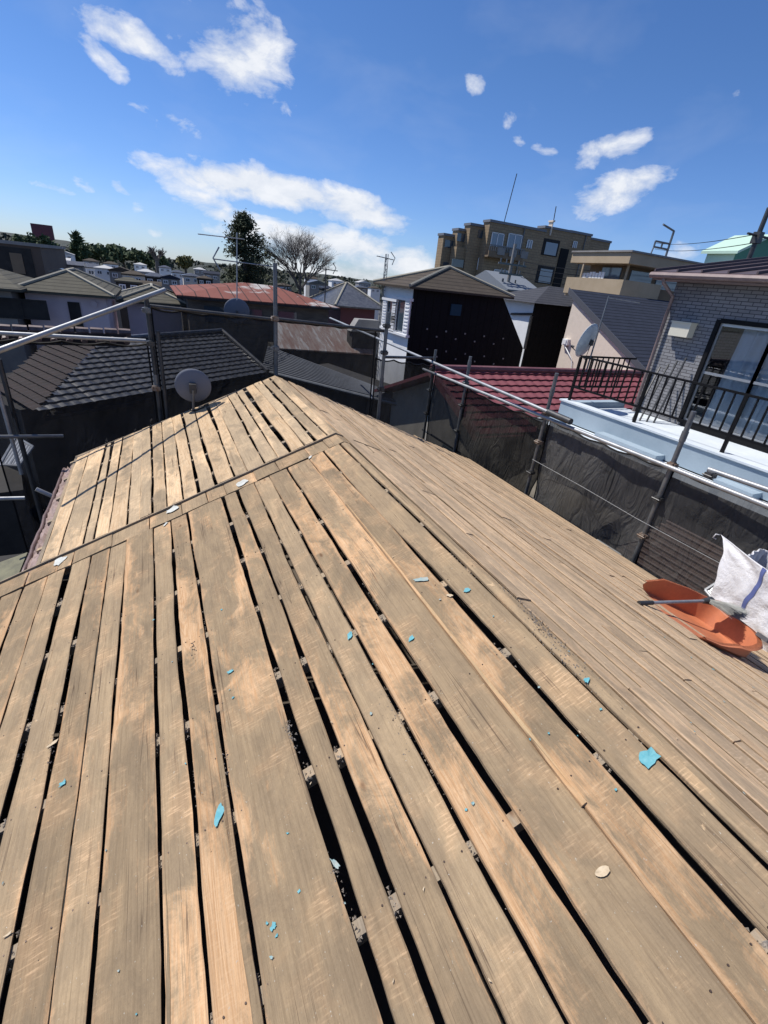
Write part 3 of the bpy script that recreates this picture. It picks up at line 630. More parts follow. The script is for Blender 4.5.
# mesh sheets
def sheet(p0, p1, ztop0, ztop1, zbot, mt, label, out=Vector((0, 0, 0)), amp=.05, sag=.0):
    m = MB(); p0 = Vector(p0); p1 = Vector(p1); L = (p1-p0).length; nx = max(8, int(L/.05)); nzv = 26; nrm = Vector((-(p1-p0).y, (p1-p0).x, 0)).normalized(); sd = random.random()*40
    for j in range(nzv+1):
        for i in range(nx+1):
            f = i/nx; g_ = j/nzv; zt = ztop0+(ztop1-ztop0)*f-sag*sin(pi*f)-.03*abs(sin(f*pi*4)); z = zt+(zbot-zt)*g_; p = p0.lerp(p1, f)
            d = amp*(nz(f*L*1.3, z*.7, sd)+.5*nz(f*L*2.2+z*1.6, z*1.1, sd+5)+.22*nz(f*L*5-z*3, z*3, sd+9))*min(1, g_*3+.15); m.v.append((p.x+nrm.x*d, p.y+nrm.y*d, z)); m.c.append((0,0,0,1))
    m.f = [(j*(nx+1)+i, j*(nx+1)+i+1, (j+1)*(nx+1)+i+1, (j+1)*(nx+1)+i) for j in range(nzv) for i in range(nx)]
    o = m.build('mesh_sheet', mt, smooth=True); W_ = nx+1
    h = MB(); h.tube([m.v[i] for i in range(0, W_, 2)], .011, 6); h.build('top_hem', M_BLACK, o)
    for c_ in (0, nx): h = MB(); h.tube([m.v[j*W_+c_] for j in range(nzv+1)], .010, 6); h.build('side_hem', M_BLACK, o)
    return tag(o, label, 'mesh sheet', 'dark mesh sheets hung on the scaffold')
sheet((-.04, 6.02, 0), (1.30, 6.02, 0), -.50, -.53, -2.6, M_MESH_M, 'see-through black mesh sheet behind the small satellite dish at the far gable', amp=.06)
sheet((1.33, 6.02, 0), (2.66, 6.02, 0), -.53, -.58, -3.1, M_MESH_T, 'thinnest mesh sheet between the two tallest far poles, with rusty tin seen through it', amp=.04)
sheet((2.7, 6.04, 0), (4.58, 7.55, 0), -.95, -1.28, -3.4, M_MESH_M, 'mesh sheet turning the far right corner of the scaffold', amp=.05)
sheet((4.66, 7.6, 0), (4.66, 6.5, 0), -1.45, -1.45, -4.2, mesh_mat('scaffold_mesh_fair', .16, (.03,.03,.03)), 'short narrow mesh sheet on the far right rail, maroon eave showing through', amp=.05)
sheet((4.66, 6.5, 0), (4.66, 4.56, 0), -1.45, -1.44, -4.4, mesh_mat('scaffold_mesh_half', .07, (.04,.038,.034)), 'brownish half-clear mesh sheet in front of the red tiled roof', amp=.16, sag=.05)
sheet((4.66, 4.52, 0), (4.66, 2.74, 0), -1.42, -1.42, -4.6, M_MESH_O, 'dense grey mesh sheet below the pale blue ledge, left of the thick nearest pole', amp=.20, sag=.03)
sheet((4.66, 2.70, 0), (4.66, .2, 0), -1.41, -1.40, -4.6, mesh_mat('scaffold_mesh_dense2', .15, (.065,.064,.063)), 'dense grey mesh sheet behind the white bulk bag at the right edge', amp=.12)
sheet((-1.75, 6.1, 0), (-.12, 6.02, 0), -.9, -.88, -4.2, M_MESH_T, 'thin mesh sheet at the far left corner over the brown tiled roof', amp=.05)
m = MB(); m.tube([(4.5, 4.5, -1.98), (4.52, 3.6, -2.0), (4.5, 2.8, -2.02), (4.5, 2.0, -2.02), (4.48, .8, -2.0)], .003, 5); tag(m.build('rope', M_STEEL_L), 'thin pale rope strung across the dense mesh sheets', 'rope')

# ------------------------------------------------------------------ orange scoop, broom, bulk bag
P1 = onr(652, 600); P2 = onr(697, 641)
e1 = (P1-P2); wdt = e1.length*1.08; e1.normalize(); nn = Vector((SL, 0, 1)).normalized(); e2 = nn.cross(e1).normalized()
if e2.x < 0: e2 = -e2
O = (P1+P2)/2+nn*.02
SCP = thing('hand_scoop', 'orange plastic garden scoop tray with a broom lying across it', 'scoop')
def scoop(u, v, w_): return O+e1*u+e2*v+nn*w_
M_IN = M_ORANGE; m = MB(); n = 48; rings = []
def path(tt, grow):      # tt 0..1 round the U from tip at P1 to tip at P2
    a = tt*pi; c_ = cos(a); s_ = sin(a); ex = .55
    u = (wdt*.5+grow)*math.copysign(abs(c_)**ex, c_); v = (.42+grow*1.0)*abs(s_)**ex
    return u, v
def hgt(tt):
    ks = [(0, .09), (.025, .165), (.12, .185), (.24, .19), (.33, .21), (.5, .17), (.7, .13), (.9, .08), (1, .03)]
    for (a0, h0), (a1, h1) in zip(ks[:-1], ks[1:]):
        if tt <= a1: f = (tt-a0)/(a1-a0); f = f*f*(3-2*f); return h0+(h1-h0)*f
    return ks[-1][1]
for th_ in (0, 1):
    for i in range(n+1):
        tt = i/n; h = hgt(tt)
        row = []
        for (g_, hz) in ((-.07, 0.), (-.03, .012), (-.008, .05), (-.006, .6), (-.005, 1.0), (.020, 1.02), (.022, .93)):
            if th_: g_ = g_+(.006 if hz < 1 and g_ < .05 else 0); 
            lean = -.045*max(0, min(1, (.36-tt)/.14))*min(1, hz) if hz >= .6 else 0  # this side is tipped inward so its inner face falls into shade
            u, v = path(tt, g_+lean); row.append(scoop(u, max(v, 0), (h*hz if hz > .05 else hz*.35)-(.004 if th_ and hz <= .012 else 0)))
        sh = .13*max(0, 1-tt/.16)
        row = [p_-e2*sh*(min(1, jj/3.)) for jj, p_ in enumerate(row)]; rings.append(row)
k = 7
for row in rings:
    for p in row: m.v.append(tuple(p)); m.c.append((0,0,0,1))
for th_ in (0, 1):
    b0 = th_*(n+1)*k
    for i in range(n):
        for j in range(k-1): m.f.append((b0+i*k+j, b0+i*k+j+1, b0+(i+1)*k+j+1, b0+(i+1)*k+j))
smooth_by_angle(m.build('side_wall', M_ORANGE, SCP), 38)
m = MB(); nf = 20; vs = []
for side in (0, 1):
    for i in range(n+1):
        u, v = path(i/n, -.068); vs.append(scoop(u, max(v, 0), .001-side*.006))
fl = [scoop((i/nf-.5)*wdt*.98*(-1), -.075-.03*sin(pi*i/nf), -.008) for i in range(nf+1)]
m.v = [tuple(v) for v in vs]+[tuple(v) for v in fl]; m.c = [(0,0,0,1)]*len(m.v)
m.f.append(tuple(range(n+1))); m.f.append(tuple(range(2*n+1, n, -1)))
q = 2*(n+1); m.f.append(tuple([n]+[0]+[q+i for i in range(nf+1)]))
m.build('tray_floor', M_ORANGE, SCP)
m = MB(); p = scoop(-wdt*.30, .42, .17); m.obox(p, e1*.05, e2*.012, nn*.012); m.build('grip', M_STEEL, SCP)
BR = thing('hand_broom', 'short broom with steel handle and grey bristles laid over the orange scoop', 'broom')
S0 = onr(640, 606)+nn*.025; dd_ = ray(706, 601); S1 = dd_*((S0.length*1.0)/dd_.length)
# head rests on the scoop's back rim
S1 = dd_*(min((Vector((O+e2*.36+nn*.19))).length, 4.2)/dd_.length)
ax = (S1-S0).normalized()
tubeobj('handle', [S0, S1], .0115, M_STEEL_L, BR); tubeobj('grip', [S0-ax*.03, S0+ax*.09], .0155, M_STEEL_D, BR); tubeobj('ferrule', [S1-ax*.03, S1+ax*.05], [.017, .03], M_STEEL_D, BR)
M_BRIST = worn('grey_bristles', (.30,.30,.27), (.40,.40,.36), 60, .9)
E1 = ray(742, 613); E1 = E1*((S1.length-.03)/E1.length); hd = (E1-(S1+ax*.04)); sd_ = hd.cross(nn).normalized()
m = MB()
for i in range(800):
    f = random.uniform(-1, 1); g_ = random.uniform(-1, 1); a = S1+ax*.035+sd_*f*.022+nn*g_*.012; b = a+hd*random.uniform(.88, 1.04)+sd_*f*.12+nn*(g_*.018-.012)+Vector((random.gauss(0,.006),)*3)
    c_ = a.lerp(b, .6)+nn*.008; r = .0022; s1 = sd_*r; s2 = nn*r
    m.add([a+s1, a-s1, a+s2, c_+s1, c_-s1, c_+s2, b+s1*.6, b-s1*.6, b+s2*.6], [(0,1,4,3),(1,2,5,4),(2,0,3,5),(3,4,7,6),(4,5,8,7),(5,3,6,8)])
m.build('bristles', M_BRIST, BR)
# bulk bag
def bagmat():
    m = mat('woven_white_bag', (.62,.62,.64), .55, 0, .4); t = NT(m); p = t.pos()
    n = t.noise(p, 4, 6, .6, .4); c = t.ramp(n, [(.3, (.52,.52,.55)), (.7, (.70,.70,.71))]); t.put(t.b.inputs['Base Color'], c)
    w = t.noise(t.scale(p, (200, 200, 200)), 1., 2, .5); t.bump(t.math('ADD', t.math('MULTIPLY', n, 4.), t.math('MULTIPLY', w, .3)), .6, .02); return m
M_BAG = bagmat(); BG = thing('bulk_bag', 'crumpled white woven bulk bag with blue stripe behind the orange scoop', 'bag')
A0 = at(720, 534, x=4.44)
def bagpt(u, v, out=0.):      # u round the bag 0..4 sides, v 0 bottom .. 1 top
    side = int(u) % 4; f = u-int(u)
    cor = [Vector((4.10, 1.62)), Vector((4.10, .6)), Vector((4.56, .6)), Vector((4.56, 1.62))]
    a = cor[side]; b = cor[(side+1) % 4]; p = a.lerp(b, f); c = Vector((4.33, 1.1)); r = 1.0-.12*(1-v)**2+.05*sin(pi*v)
    bul = .05*sin(pi*f)*sin(pi*min(1, v*1.2)); q = c+(p-c)*r; q += (q-c).normalized()*bul
    zt = -1.74+.05*math.exp(-((min(u, 4-u))/.30)**2)*1.5+.03*nz(u*2, 7); z = -2.64+(zt+2.64)*v
    fold = .05*nz(u*2.4, v*3.2, 4)+.06*abs(nz(u*4+v*3, v*3-u*2, 9))+.03*abs(nz(u*7-v*5, v*4+u*3, 19))+.010*nz(u*12, v*11, 2)
    q += (q-c).normalized()*fold
    k = math.exp(-((min(u, 4-u))/.16)**2)*v**3
    return Vector((q.x, q.y, z)).lerp(Vector((A0.x, A0.y, A0.z)), min(1, k))
m = MB(); nu, nv_ = 240, 60
for side in (0, 1):
    for j in range(nv_+1):
        for i in range(nu):
            p = bagpt(4*i/nu, j/nv_); c = Vector((4.33, 1.1, p.z)); p = p+(c-p).normalized()*(.008*side); m.v.append(tuple(p)); m.c.append((0,0,0,1))
for side in (0, 1):
    b0 = side*(nv_+1)*nu
    for j in range(nv_):
        for i in range(nu): f = (b0+j*nu+i, b0+j*nu+(i+1) % nu, b0+(j+1)*nu+(i+1) % nu, b0+(j+1)*nu+i); m.f.append(f if not side else f[::-1])
b1 = (nv_+1)*nu; m.f += [(nv_*nu+i, nv_*nu+(i+1) % nu, b1+nv_*nu+(i+1) % nu, b1+nv_*nu+i) for i in range(nu)]
m.f.append(tuple(range(nu))[::-1])
m.build('bag_body', M_BAG, BG, smooth=True)
m = MB(); st = []
for j in range(nv_+1):
    for du in (0, .018):
        p = bagpt(.25+du, j/nv_); c = Vector((4.33, 1.1, p.z)); st.append(p-(c-p).normalized()*.006)
m.add(st, [(2*j, 2*j+1, 2*j+3, 2*j+2) for j in range(nv_)]); m.build('stripe', mat('blue_stripe', (.09,.12,.30), .7), BG)
A1 = bagpt(0, 1); m = MB(); m.tube([A1+Vector((0,0,-.01)), A1+Vector((-.02,.02,-.01)), A1+Vector((-.02,.03,-.05)), A1+Vector((.0,.01,-.06))], .006, 6); m.build('lifting_loop', M_BAG, BG, smooth=True)

# ================================================================== BRICK HOUSE WITH BALCONY (right)
BH = thing('brick_house', 'grey brick house with pale blue balcony and purple metal roof', 'house')
WX = 9.0
m = MB()
Y1 = at(*(650+150/6.5, 280+95/6.5), x=WX).y
wt = at(650+445/6.5, 280+265/6.5, x=WX); wl = wt.y; wz1 = wt.z+.02; wz0 = -1.86; wr = wl-2.6
m.box((WX, wl, -H), (WX+.2, Y1, .62)); m.box((WX, -3, -H), (WX+.2, wr, .62)); m.box((WX, wr, wz1), (WX+.2, wl, .62)); m.box((WX, wr, -H), (WX+.2, wl, wz0)); m.box((WX+.2, Y1-.2, -H), (15, Y1, .62)); m.box((WX+.2, -3, -H), (15, -2.8, .62))
m.prism([(WX+.2, Y1-.2, .62), (15, Y1-.2, .62), (12.1, Y1-.2, 1.15)], (0, .2, 0))
m.build('wall', M_BRICKG, BH)
m = MB(); m.box((WX+.2, -2.8, -2.1), (14.9, Y1-.2, -1.95)); m.box((WX+2.2, -2.8, -1.95), (WX+2.3, Y1-.2, .6)); m.build('room', worn('room_wall', (.35,.34,.32), (.3,.29,.28), 1., .9), BH)
WN = MB(); e = .05
WN.box((WX-.03, wl-e, wz0), (WX+.08, wl+.02, wz1)); WN.box((WX-.03, wr, wz1-e), (WX+.08, wl-e, wz1+.02)); WN.box((WX-.04, wr, wz0-.04), (WX+.08, wl-e, wz0+e))
win = WN.build('window', M_BLACK, BH)
ym = at(650+655/6.5, 280+670/6.5, x=WX).y; zmid = at(650+450/6.5, 280+622/6.5, x=WX).z
m = MB()
for (ya, yb_) in ((wl-.06, ym), (ym, wr+.05)):
    for yy in (ya, yb_): m.box((WX+.02, yy-.025, wz0+.05), (WX+.06, yy+.025, wz1-.05))
    for zz in (wz0+.07, zmid, wz1-.075): m.box((WX+.022, min(ya, yb_)+.02, zz-.022), (WX+.058, max(ya, yb_)-.02, zz+.022))
m.box((WX+.015, ym-.7-.02, wz0+.05), (WX+.05, ym-.7+.02, wz1-.05))
m.build('sash', M_FRAME, win)
def glass_mat():
    m = bpy.data.materials.new('clear_pane'); m.use_nodes = True; t = NT(m); t.n.clear(); o_ = t.new('ShaderNodeOutputMaterial'); a = t.new('ShaderNodeBsdfTransparent'); a.inputs[0].default_value = (.93,.96,.98,1); b = t.new('ShaderNodeBsdfGlossy'); b.inputs['Roughness'].default_value = .02
    fr = t.new('ShaderNodeFresnel'); fr.inputs[0].default_value = 1.5; x = t.new('ShaderNodeMixShader'); t.put(x.inputs[0], t.math('MULTIPLY_ADD', fr.outputs[0], 1.0, .06)); t.l.new(a.outputs[0], x.inputs[1]); t.l.new(b.outputs[0], x.inputs[2]); t.l.new(x.outputs[0], o_.inputs[0]); return m
m = MB(); m.box((WX+.036, wr+.06, wz0+.08), (WX+.042, wl-.06, wz1-.08)); m.build('pane', glass_mat(), win)
M_CURT = worn('pale_blue_curtain', (.80,.86,.90), (.72,.80,.86), 2, .8)
m = MB(); n = 110
for i in range(n+1):
    y = wr+.1+(wl-.35-wr-.1)*i/n
    for z in (wz0+.03, wz1-.03): m.v.append((WX+.16+.045*sin(y*19)+.02*sin(y*43+1), y-(.12 if z > -1 else -.05)*.5, z)); m.c.append((0,0,0,1))
m.f = [(2*i, 2*i+2, 2*i+3, 2*i+1) for i in range(n)]; m.build('curtain', M_CURT, win, smooth=True)
# roof
ez = .60; m = MB(); yv = Y1+.22
m.prism([(8.55, yv, ez), (12.1, yv, ez+.60), (12.1, yv, ez+.66), (8.52, yv, ez+.06)], (0, -(yv+3.2), 0)); m.prism([(12.1, yv, ez+.60), (15.6, yv, ez+.02), (15.6, yv, ez+.08), (12.1, yv, ez+.66)], (0, -(yv+3.2), 0))
rf = m.build('roof', M_PURPLE, BH)
m = MB()
for i in range(22):
    y = yv-.02-i*.45; m.prism([(8.53, y, ez+.065), (12.1, y, ez+.665), (12.1, y, ez+.705), (8.53, y, ez+.105)], (0, -.03, 0))
m.build('roof_seam', M_PURPLE, rf)
m = MB(); m.tube([(8.50, yv, ez+.0), (8.50, -3.2, ez+.0)], .05, 8); m.box((8.56, -3.2, ez-.07), (9.0, yv-.02, ez-.03)); m.build('gutter', M_PIPE, BH)
m = MB(); yp = Y1-.06; m.tube([(8.52, yp+.02, ez), (8.55, yp, ez-.12), (8.93, yp, ez-.32), (8.93, yp, -1.0), (8.93, yp, -6)], .032, 8); m.build('downpipe', M_PIPE, BH, smooth=True)
m = MB(); b0 = at(650+145/6.5, 280+270/6.5, x=8.82); b1 = at(650+235/6.5, 280+375/6.5, x=8.82); m.box((8.82, b1.y, b1.z), (8.995, b0.y, b0.z)); m.box((8.80, b1.y-.015, b0.z), (8.995, b0.y+.015, b0.z+.02)); m.build('vent_cover', mat('cream_cover', (.66,.62,.50), .5), BH)
# balcony
m = MB(); PZ = -1.80
m.box((7.32, -3, PZ-.36), (7.5, 6.95, PZ)); m.box((7.5, 6.77, PZ-.36), (9.0, 6.95, PZ)); m.build('parapet', M_PARA, BH)
m = MB(); m.box((7.29, -3, PZ), (7.53, 6.98, PZ+.03)); m.box((7.5, -3, PZ-.22), (8.98, 6.77, PZ-.12)); m.build('balcony_floor', M_LEDGE, BH)
m = MB(); m.box((6.72, -3, PZ-.44), (7.32, 7.05, PZ-.38)); m.build('ledge', M_LEDGE, BH)
m = MB(); m.box((6.9, -3, -H), (7.3, 7.0, PZ-.44)); m.box((7.3, 6.8, -H), (9.0, 7.0, PZ-.44)); m.build('lower_wall', M_DKWALL, BH)
m = MB(); m.box((6.70, -3, PZ-.47), (6.74, 7.06, PZ-.375)); m.build('ledge_edge', M_BLACK, BH)
for (pa, pb) in (((549, 415), (566, 421)), ((617, 434), (683, 457)), ((748, 478), (790, 492))):
    a = at(*pa, z=PZ-.34); b = at(*pb, z=PZ-.34); m = MB(); m.box((7.10, b.y, PZ-.378), (7.318, a.y, PZ-.28)); m.build('ledge_block', M_PARA, BH)
RL = MB(); rx = 7.42; rt = -.92; rb = -1.50; yf = 6.85
for zz in (rt, rb): RL.box((rx-.02, -3, zz-.016), (rx+.02, yf, zz+.016)); RL.box((rx, yf-.02, zz-.016), (8.98, yf+.02, zz+.016))
rail = RL.build('railing', M_BLACK, BH)
m = MB(); y = yf
i = 0
while y > -2.9:
    h = .011 if i % 10 else .022; m.box((rx-h, y-h, (rb if i % 10 else PZ+.02)), (rx+h, y+h, rt-.014)); y -= .155; i += 1
x = rx+.15
while x < 8.95: m.box((x-.01, yf-.01, rb), (x+.01, yf+.01, rt-.014)); x += .155
m.build('baluster', M_BLACK, rail)['kind'] = 'stuff'
# folded poles leaning by the wall
LP = MB(); 
for k in range(4): LP.tube([(8.2+.1*k, 5.9-.08*k, -1.92), (8.75+.04*k, 6.1-.12*k, -.95+.08*k)], .018, 6)
tag(LP.build('laundry_poles', M_STEEL_D), 'bundle of grey laundry poles leaning on the balcony corner', 'poles')
# dish on the railing corner
fc = Vector((-.30, .93, .22))
t_, c = dish(590, 342, 6.98, .33, fc, M_DISHL, 'large pale satellite dish on a leaning mast at the balcony corner', mast=(at(609, 296, x=7.75), at(586, 372, x=7.55)))

# ================================================================== NEIGHBOUR HOUSES
def tileface(P0, P1_, P3, poly, mt, name, parent, tile=.27, course=.25, amp=.022, step=.03, res=.05):
    """tiled roof slope: P0->P1 eave, P3 a point up the slope; poly = outline clip (3D points on the plane)"""
    P0 = Vector(P0); P1_ = Vector(P1_); P3 = Vector(P3); e = (P1_-P0).normalized(); s_ = (P3-P0); s_ = (s_-e*s_.dot(e)).normalized(); nn_ = e.cross(s_).normalized()
    if nn_.z < 0: nn_ = -nn_
    pl = [((Vector(p)-P0).dot(e), (Vector(p)-P0).dot(s_)) for p in poly]
    u0 = min(p[0] for p in pl); u1 = max(p[0] for p in pl); v0 = min(p[1] for p in pl); v1 = max(p[1] for p in pl)
    def inside(u, v):
        c = False
        for i in range(len(pl)):
            (x1, y1), (x2, y2) = pl[i], pl[i-1]
            if (y1 > v) != (y2 > v) and u < (x2-x1)*(v-y1)/(y2-y1)+x1: c = not c
        return c
    us = []; u = u0
    while u < u1: us.append(u); u += res
    us.append(u1); vs_ = []; k = 0
    while v0+k*course < v1: vs_ += [(v0+k*course, 1.), (v0+k*course+course*.5, .5), (v0+(k+1)*course-.004, 0.)]; k += 1
    m = MB(); nu_ = len(us)
    for (v, f) in vs_:
        for u in us:
            ph = (u/tile) % 1.; wv = amp*(1-abs(2*ph-1))**.8 if ph < 1 else 0
            h = wv+step*f; vv = v-(.5*amp*(1-abs(2*ph-1)) if f == 1. else 0)
            m.v.append(tuple(P0+e*u+s_*vv+nn_*h)); m.c.append((0,0,0,1))
    for j in range(len(vs_)-1):
        for i in range(nu_-1):
            if inside((us[i]+us[i+1])/2, (vs_[j][0]+vs_[j+1][0])/2+.001): m.f.append((j*nu_+i, j*nu_+i+1, (j+1)*nu_+i+1, (j+1)*nu_+i))
    return m.build(name, mt, parent)
# --- grey clay-tiled house
KH = thing('tiled_house', 'low house with wavy grey and brown clay roof tiles behind the far left gable', 'house')
e0 = at(36, 413, z=-3); e1_ = at(268, 373, z=-3); ed = (e1_-e0).normalized(); up_h = Vector((-ed.y, ed.x, 0)); up_s = (up_h+Vector((0, 0, .42))).normalized()
def onplane(px, py, p0, nrm): d = ray(px, py); return d*(p0.dot(nrm)/d.dot(nrm))
nK = ed.cross(up_s).normalized()
tl = onplane(100, 343, e0, nK); tr = onplane(222, 333, e0, nK)
tileface(e0, e1_, tl, [e0, e1_, tr, tl], M_KAWARA, 'roof', KH, tile=.24, course=.20, amp=.028, step=.035)
m = MB(); m.prism([e0+Vector((.1,.1,-.12)), e1_+Vector((-.1,-.1,-.12)), tr+Vector((0,0,-.12)), tl+Vector((0,0,-.12))], (0, 0, -.08)); m.build('roof_base', M_BLACK, KH)
m = MB(); m.tube([e1_+Vector((0,0,.06)), tr+Vector((0,0,.08))], .07, 8); m.tube([tl+Vector((0,0,.08)), tr+Vector((0,0,.08))], .07, 8); m.build('ridge', M_KAWARA, KH)
# left brown slope facing +x (meets the first slope in a valley)
Q = at(-4, 389, z=-3.0); nL = (tl-e0).cross(Q-e0).normalized(); nL = -nL if nL.z < 0 else nL
q = [e0, Q, onplane(-60, 352, e0, nL), onplane(-60, 340, e0, nL), tl]
tileface(Q, e0, tl, [e0, Q, Q+(tl-e0)*1.0, tl], M_KAWARA_R, 'side_roof', KH, tile=.24, course=.2, amp=.028, step=.03)
# brown ridge of round tiles behind
ra = at(-40, 330, z=-1.45); rb_ = at(126, 335, z=-1.45)
m = MB(); dr = (rb_-ra); Ld = dr.length; dr.normalize(); nrm = Vector((-dr.y, dr.x, 0))
m.prism([ra+Vector((0,0,-.22)), rb_+Vector((0,0,-.22)), rb_+Vector((0,0,.0)), ra+Vector((0,0,.0))], nrm*.18)
m.build('ridge_wall', M_KAWARA_R, KH)
m = MB(); k = 0
while k*.24 < Ld-.1:
    p = ra+dr*(k*.24+.12); m.tube([p-dr*.11+nrm*.09+Vector((0,0,.03)), p+dr*.10+nrm*.09+Vector((0,0,.03))], [.085, .075], 8); m.tube([p-nrm*.02+Vector((0,0,-.08)), p-nrm*.12+Vector((0,0,-.13))], .055, 7); k += 1
m.build('ridge_tile', worn('glazed_ridge_tile', (.17,.12,.11), (.09,.05,.045), 10, .6), KH)
m = MB(); wo = up_h*.55
m.prism([e0+wo+Vector((0,0,-.05)), e1_+wo+Vector((0,0,-.05)), e1_+wo+up_h*4.2+Vector((0,0,-.05)), e0+wo+up_h*3.2+Vector((0,0,-.05))], (0, 0, -(H-3.1)))
m.prism([Vector((-9, 9.8, -4.6)), Vector((-2.9, 10.9, -4.6)), Vector((-3.4, 13.2, -4.6)), Vector((-9, 13, -4.6))], (0, 0, -(H-4.7))); m.build('wall', M_DKWALL, KH)
# --- dark blue ribbed metal roof
BM = thing('metal_roof_house', 'house with a dark blue ribbed metal roof, beyond the far ridge end', 'house')
b0 = at(286, 375, z=-3); b1 = at(428, 410, z=-3); bd = (b1-b0).normalized(); bu = Vector((-bd.y, bd.x, 0)); bs = (bu+Vector((0,0,.32))).normalized(); nB = bd.cross(bs).normalized()
b2 = onplane(416, 402, b0, nB); b3 = onplane(279, 350, b0, nB); b00 = onplane(262, 369, b0, nB); b33 = onplane(268, 346, b0, nB)
m = MB(); m.prism([b00, b1, b2, b33], (0, 0, -.06)); m.build('roof', M_BLUEMET, BM)
m = MB(); nr = 13
for i in range(nr):
    f = (i+.5)/nr; a = b00.lerp(b33, f); c = b1.lerp(b2, f); m.tube([a+Vector((0,0,.012)), c+Vector((0,0,.012))], .022, 6)
m.build('rib', worn('blue_metal_rib', (.10,.115,.14), (.07,.08,.10), 3, .7), BM)
m = MB(); m.tube([b00+Vector((0,0,-.05)), b1+Vector((0,0,-.05))], .05, 8); m.build('gutter', M_STEEL, BM)
wi = bu*.5+Vector((0,0,-.08)); m = MB(); m.prism([b00+wi, b1+wi, b1+wi+bu*1.0, b00+wi+bu*3], (0, 0, -(H-3.2))); m.build('wall', M_DKWALL, BM)
# --- rusty tin house
RH = thing('tin_roof_house', 'old house with a low rusty red and white tin roof behind the scaffold poles', 'house')
yr = 21.
pL = at(176, 291, y=yr); pR = at(340, 311, y=yr); pA = at(243, 281, y=24.5); pA2 = at(262, 283, y=24.5)
M_TIN = stripes('rusty_red_tin', (.22,.085,.065), (.06,.035,.03), (1, 0, 0), .5, .09, .8, .1, (.40,.38,.36), .55)
zt_ = (pL.z+pR.z)/2
m = MB(); pL.z = pR.z = zt_; pa = Vector((pA.x, 24.5, zt_+.55)); pb = Vector((pA2.x+.5, 24.5, zt_+.53)); m.prism([pL, pR, pb, pa], (0, 0, -.05)); m.prism([pR, Vector((pR.x, 28, zt_)), pb], (0, 0, -.05)); m.prism([pL, pa, Vector((pL.x, 28, zt_))], (0, 0, -.05))
m.prism([pa, pb, Vector((pR.x, 28, zt_)), Vector((pL.x, 28, zt_))], (0, 0, -.05)); m.build('roof', M_TIN, RH)
m = MB(); m.box((pL.x+.4, yr+.4, -H), (pR.x-.4, 27.6, zt_-.06)); m.build('wall', worn('weathered_boarding', (.15,.13,.11), (.09,.08,.07), 2, .85, stretch=(1,1,4)), RH)
m = MB(); m.box((pL.x, yr-.03, zt_-.12), (pR.x, yr+.0, zt_-.04)); m.build('fascia', M_DKWALL, RH)
for i in range(3):
    m = MB(); x = pL.x+1.0+i*1.5; m.box((x, yr+.36, zt_-.95), (x+.8, yr+.4, zt_-.35)); m.build('window', M_GLASS, RH)
t_, c = dish(237, 312, 20.6, .5, (.1, .95, .2), M_DISH, 'grey dish fixed to the wall under the rusty tin roof, seen through mesh')
# lower tin shed seen through the mesh
TS_ = thing('tin_shed', 'lean-to shed with a streaked grey and rust tin roof seen through mesh', 'shed')
s0 = at(276, 348, y=18.2); s1 = at(374, 354, y=18.2); s2 = at(372, 331, y=20.4); s3 = at(276, 322, y=20.4)
M_TIN2 = worn('streaked_rusty_tin', (.24,.20,.18), (.16,.09,.07), 2.2, .8, stretch=(3, .5, .5), c3=(.28,.27,.26))
m = MB(); m.prism([s0, s1, s2, s3], (0, .02, -.05)); m.build('roof', M_TIN2, TS_)
m = MB(); m.box((s0.x+.1, 18.4, -H), (s1.x-.1, 20.2, s0.z-.06)); m.build('wall', M_DKWALL, TS_)
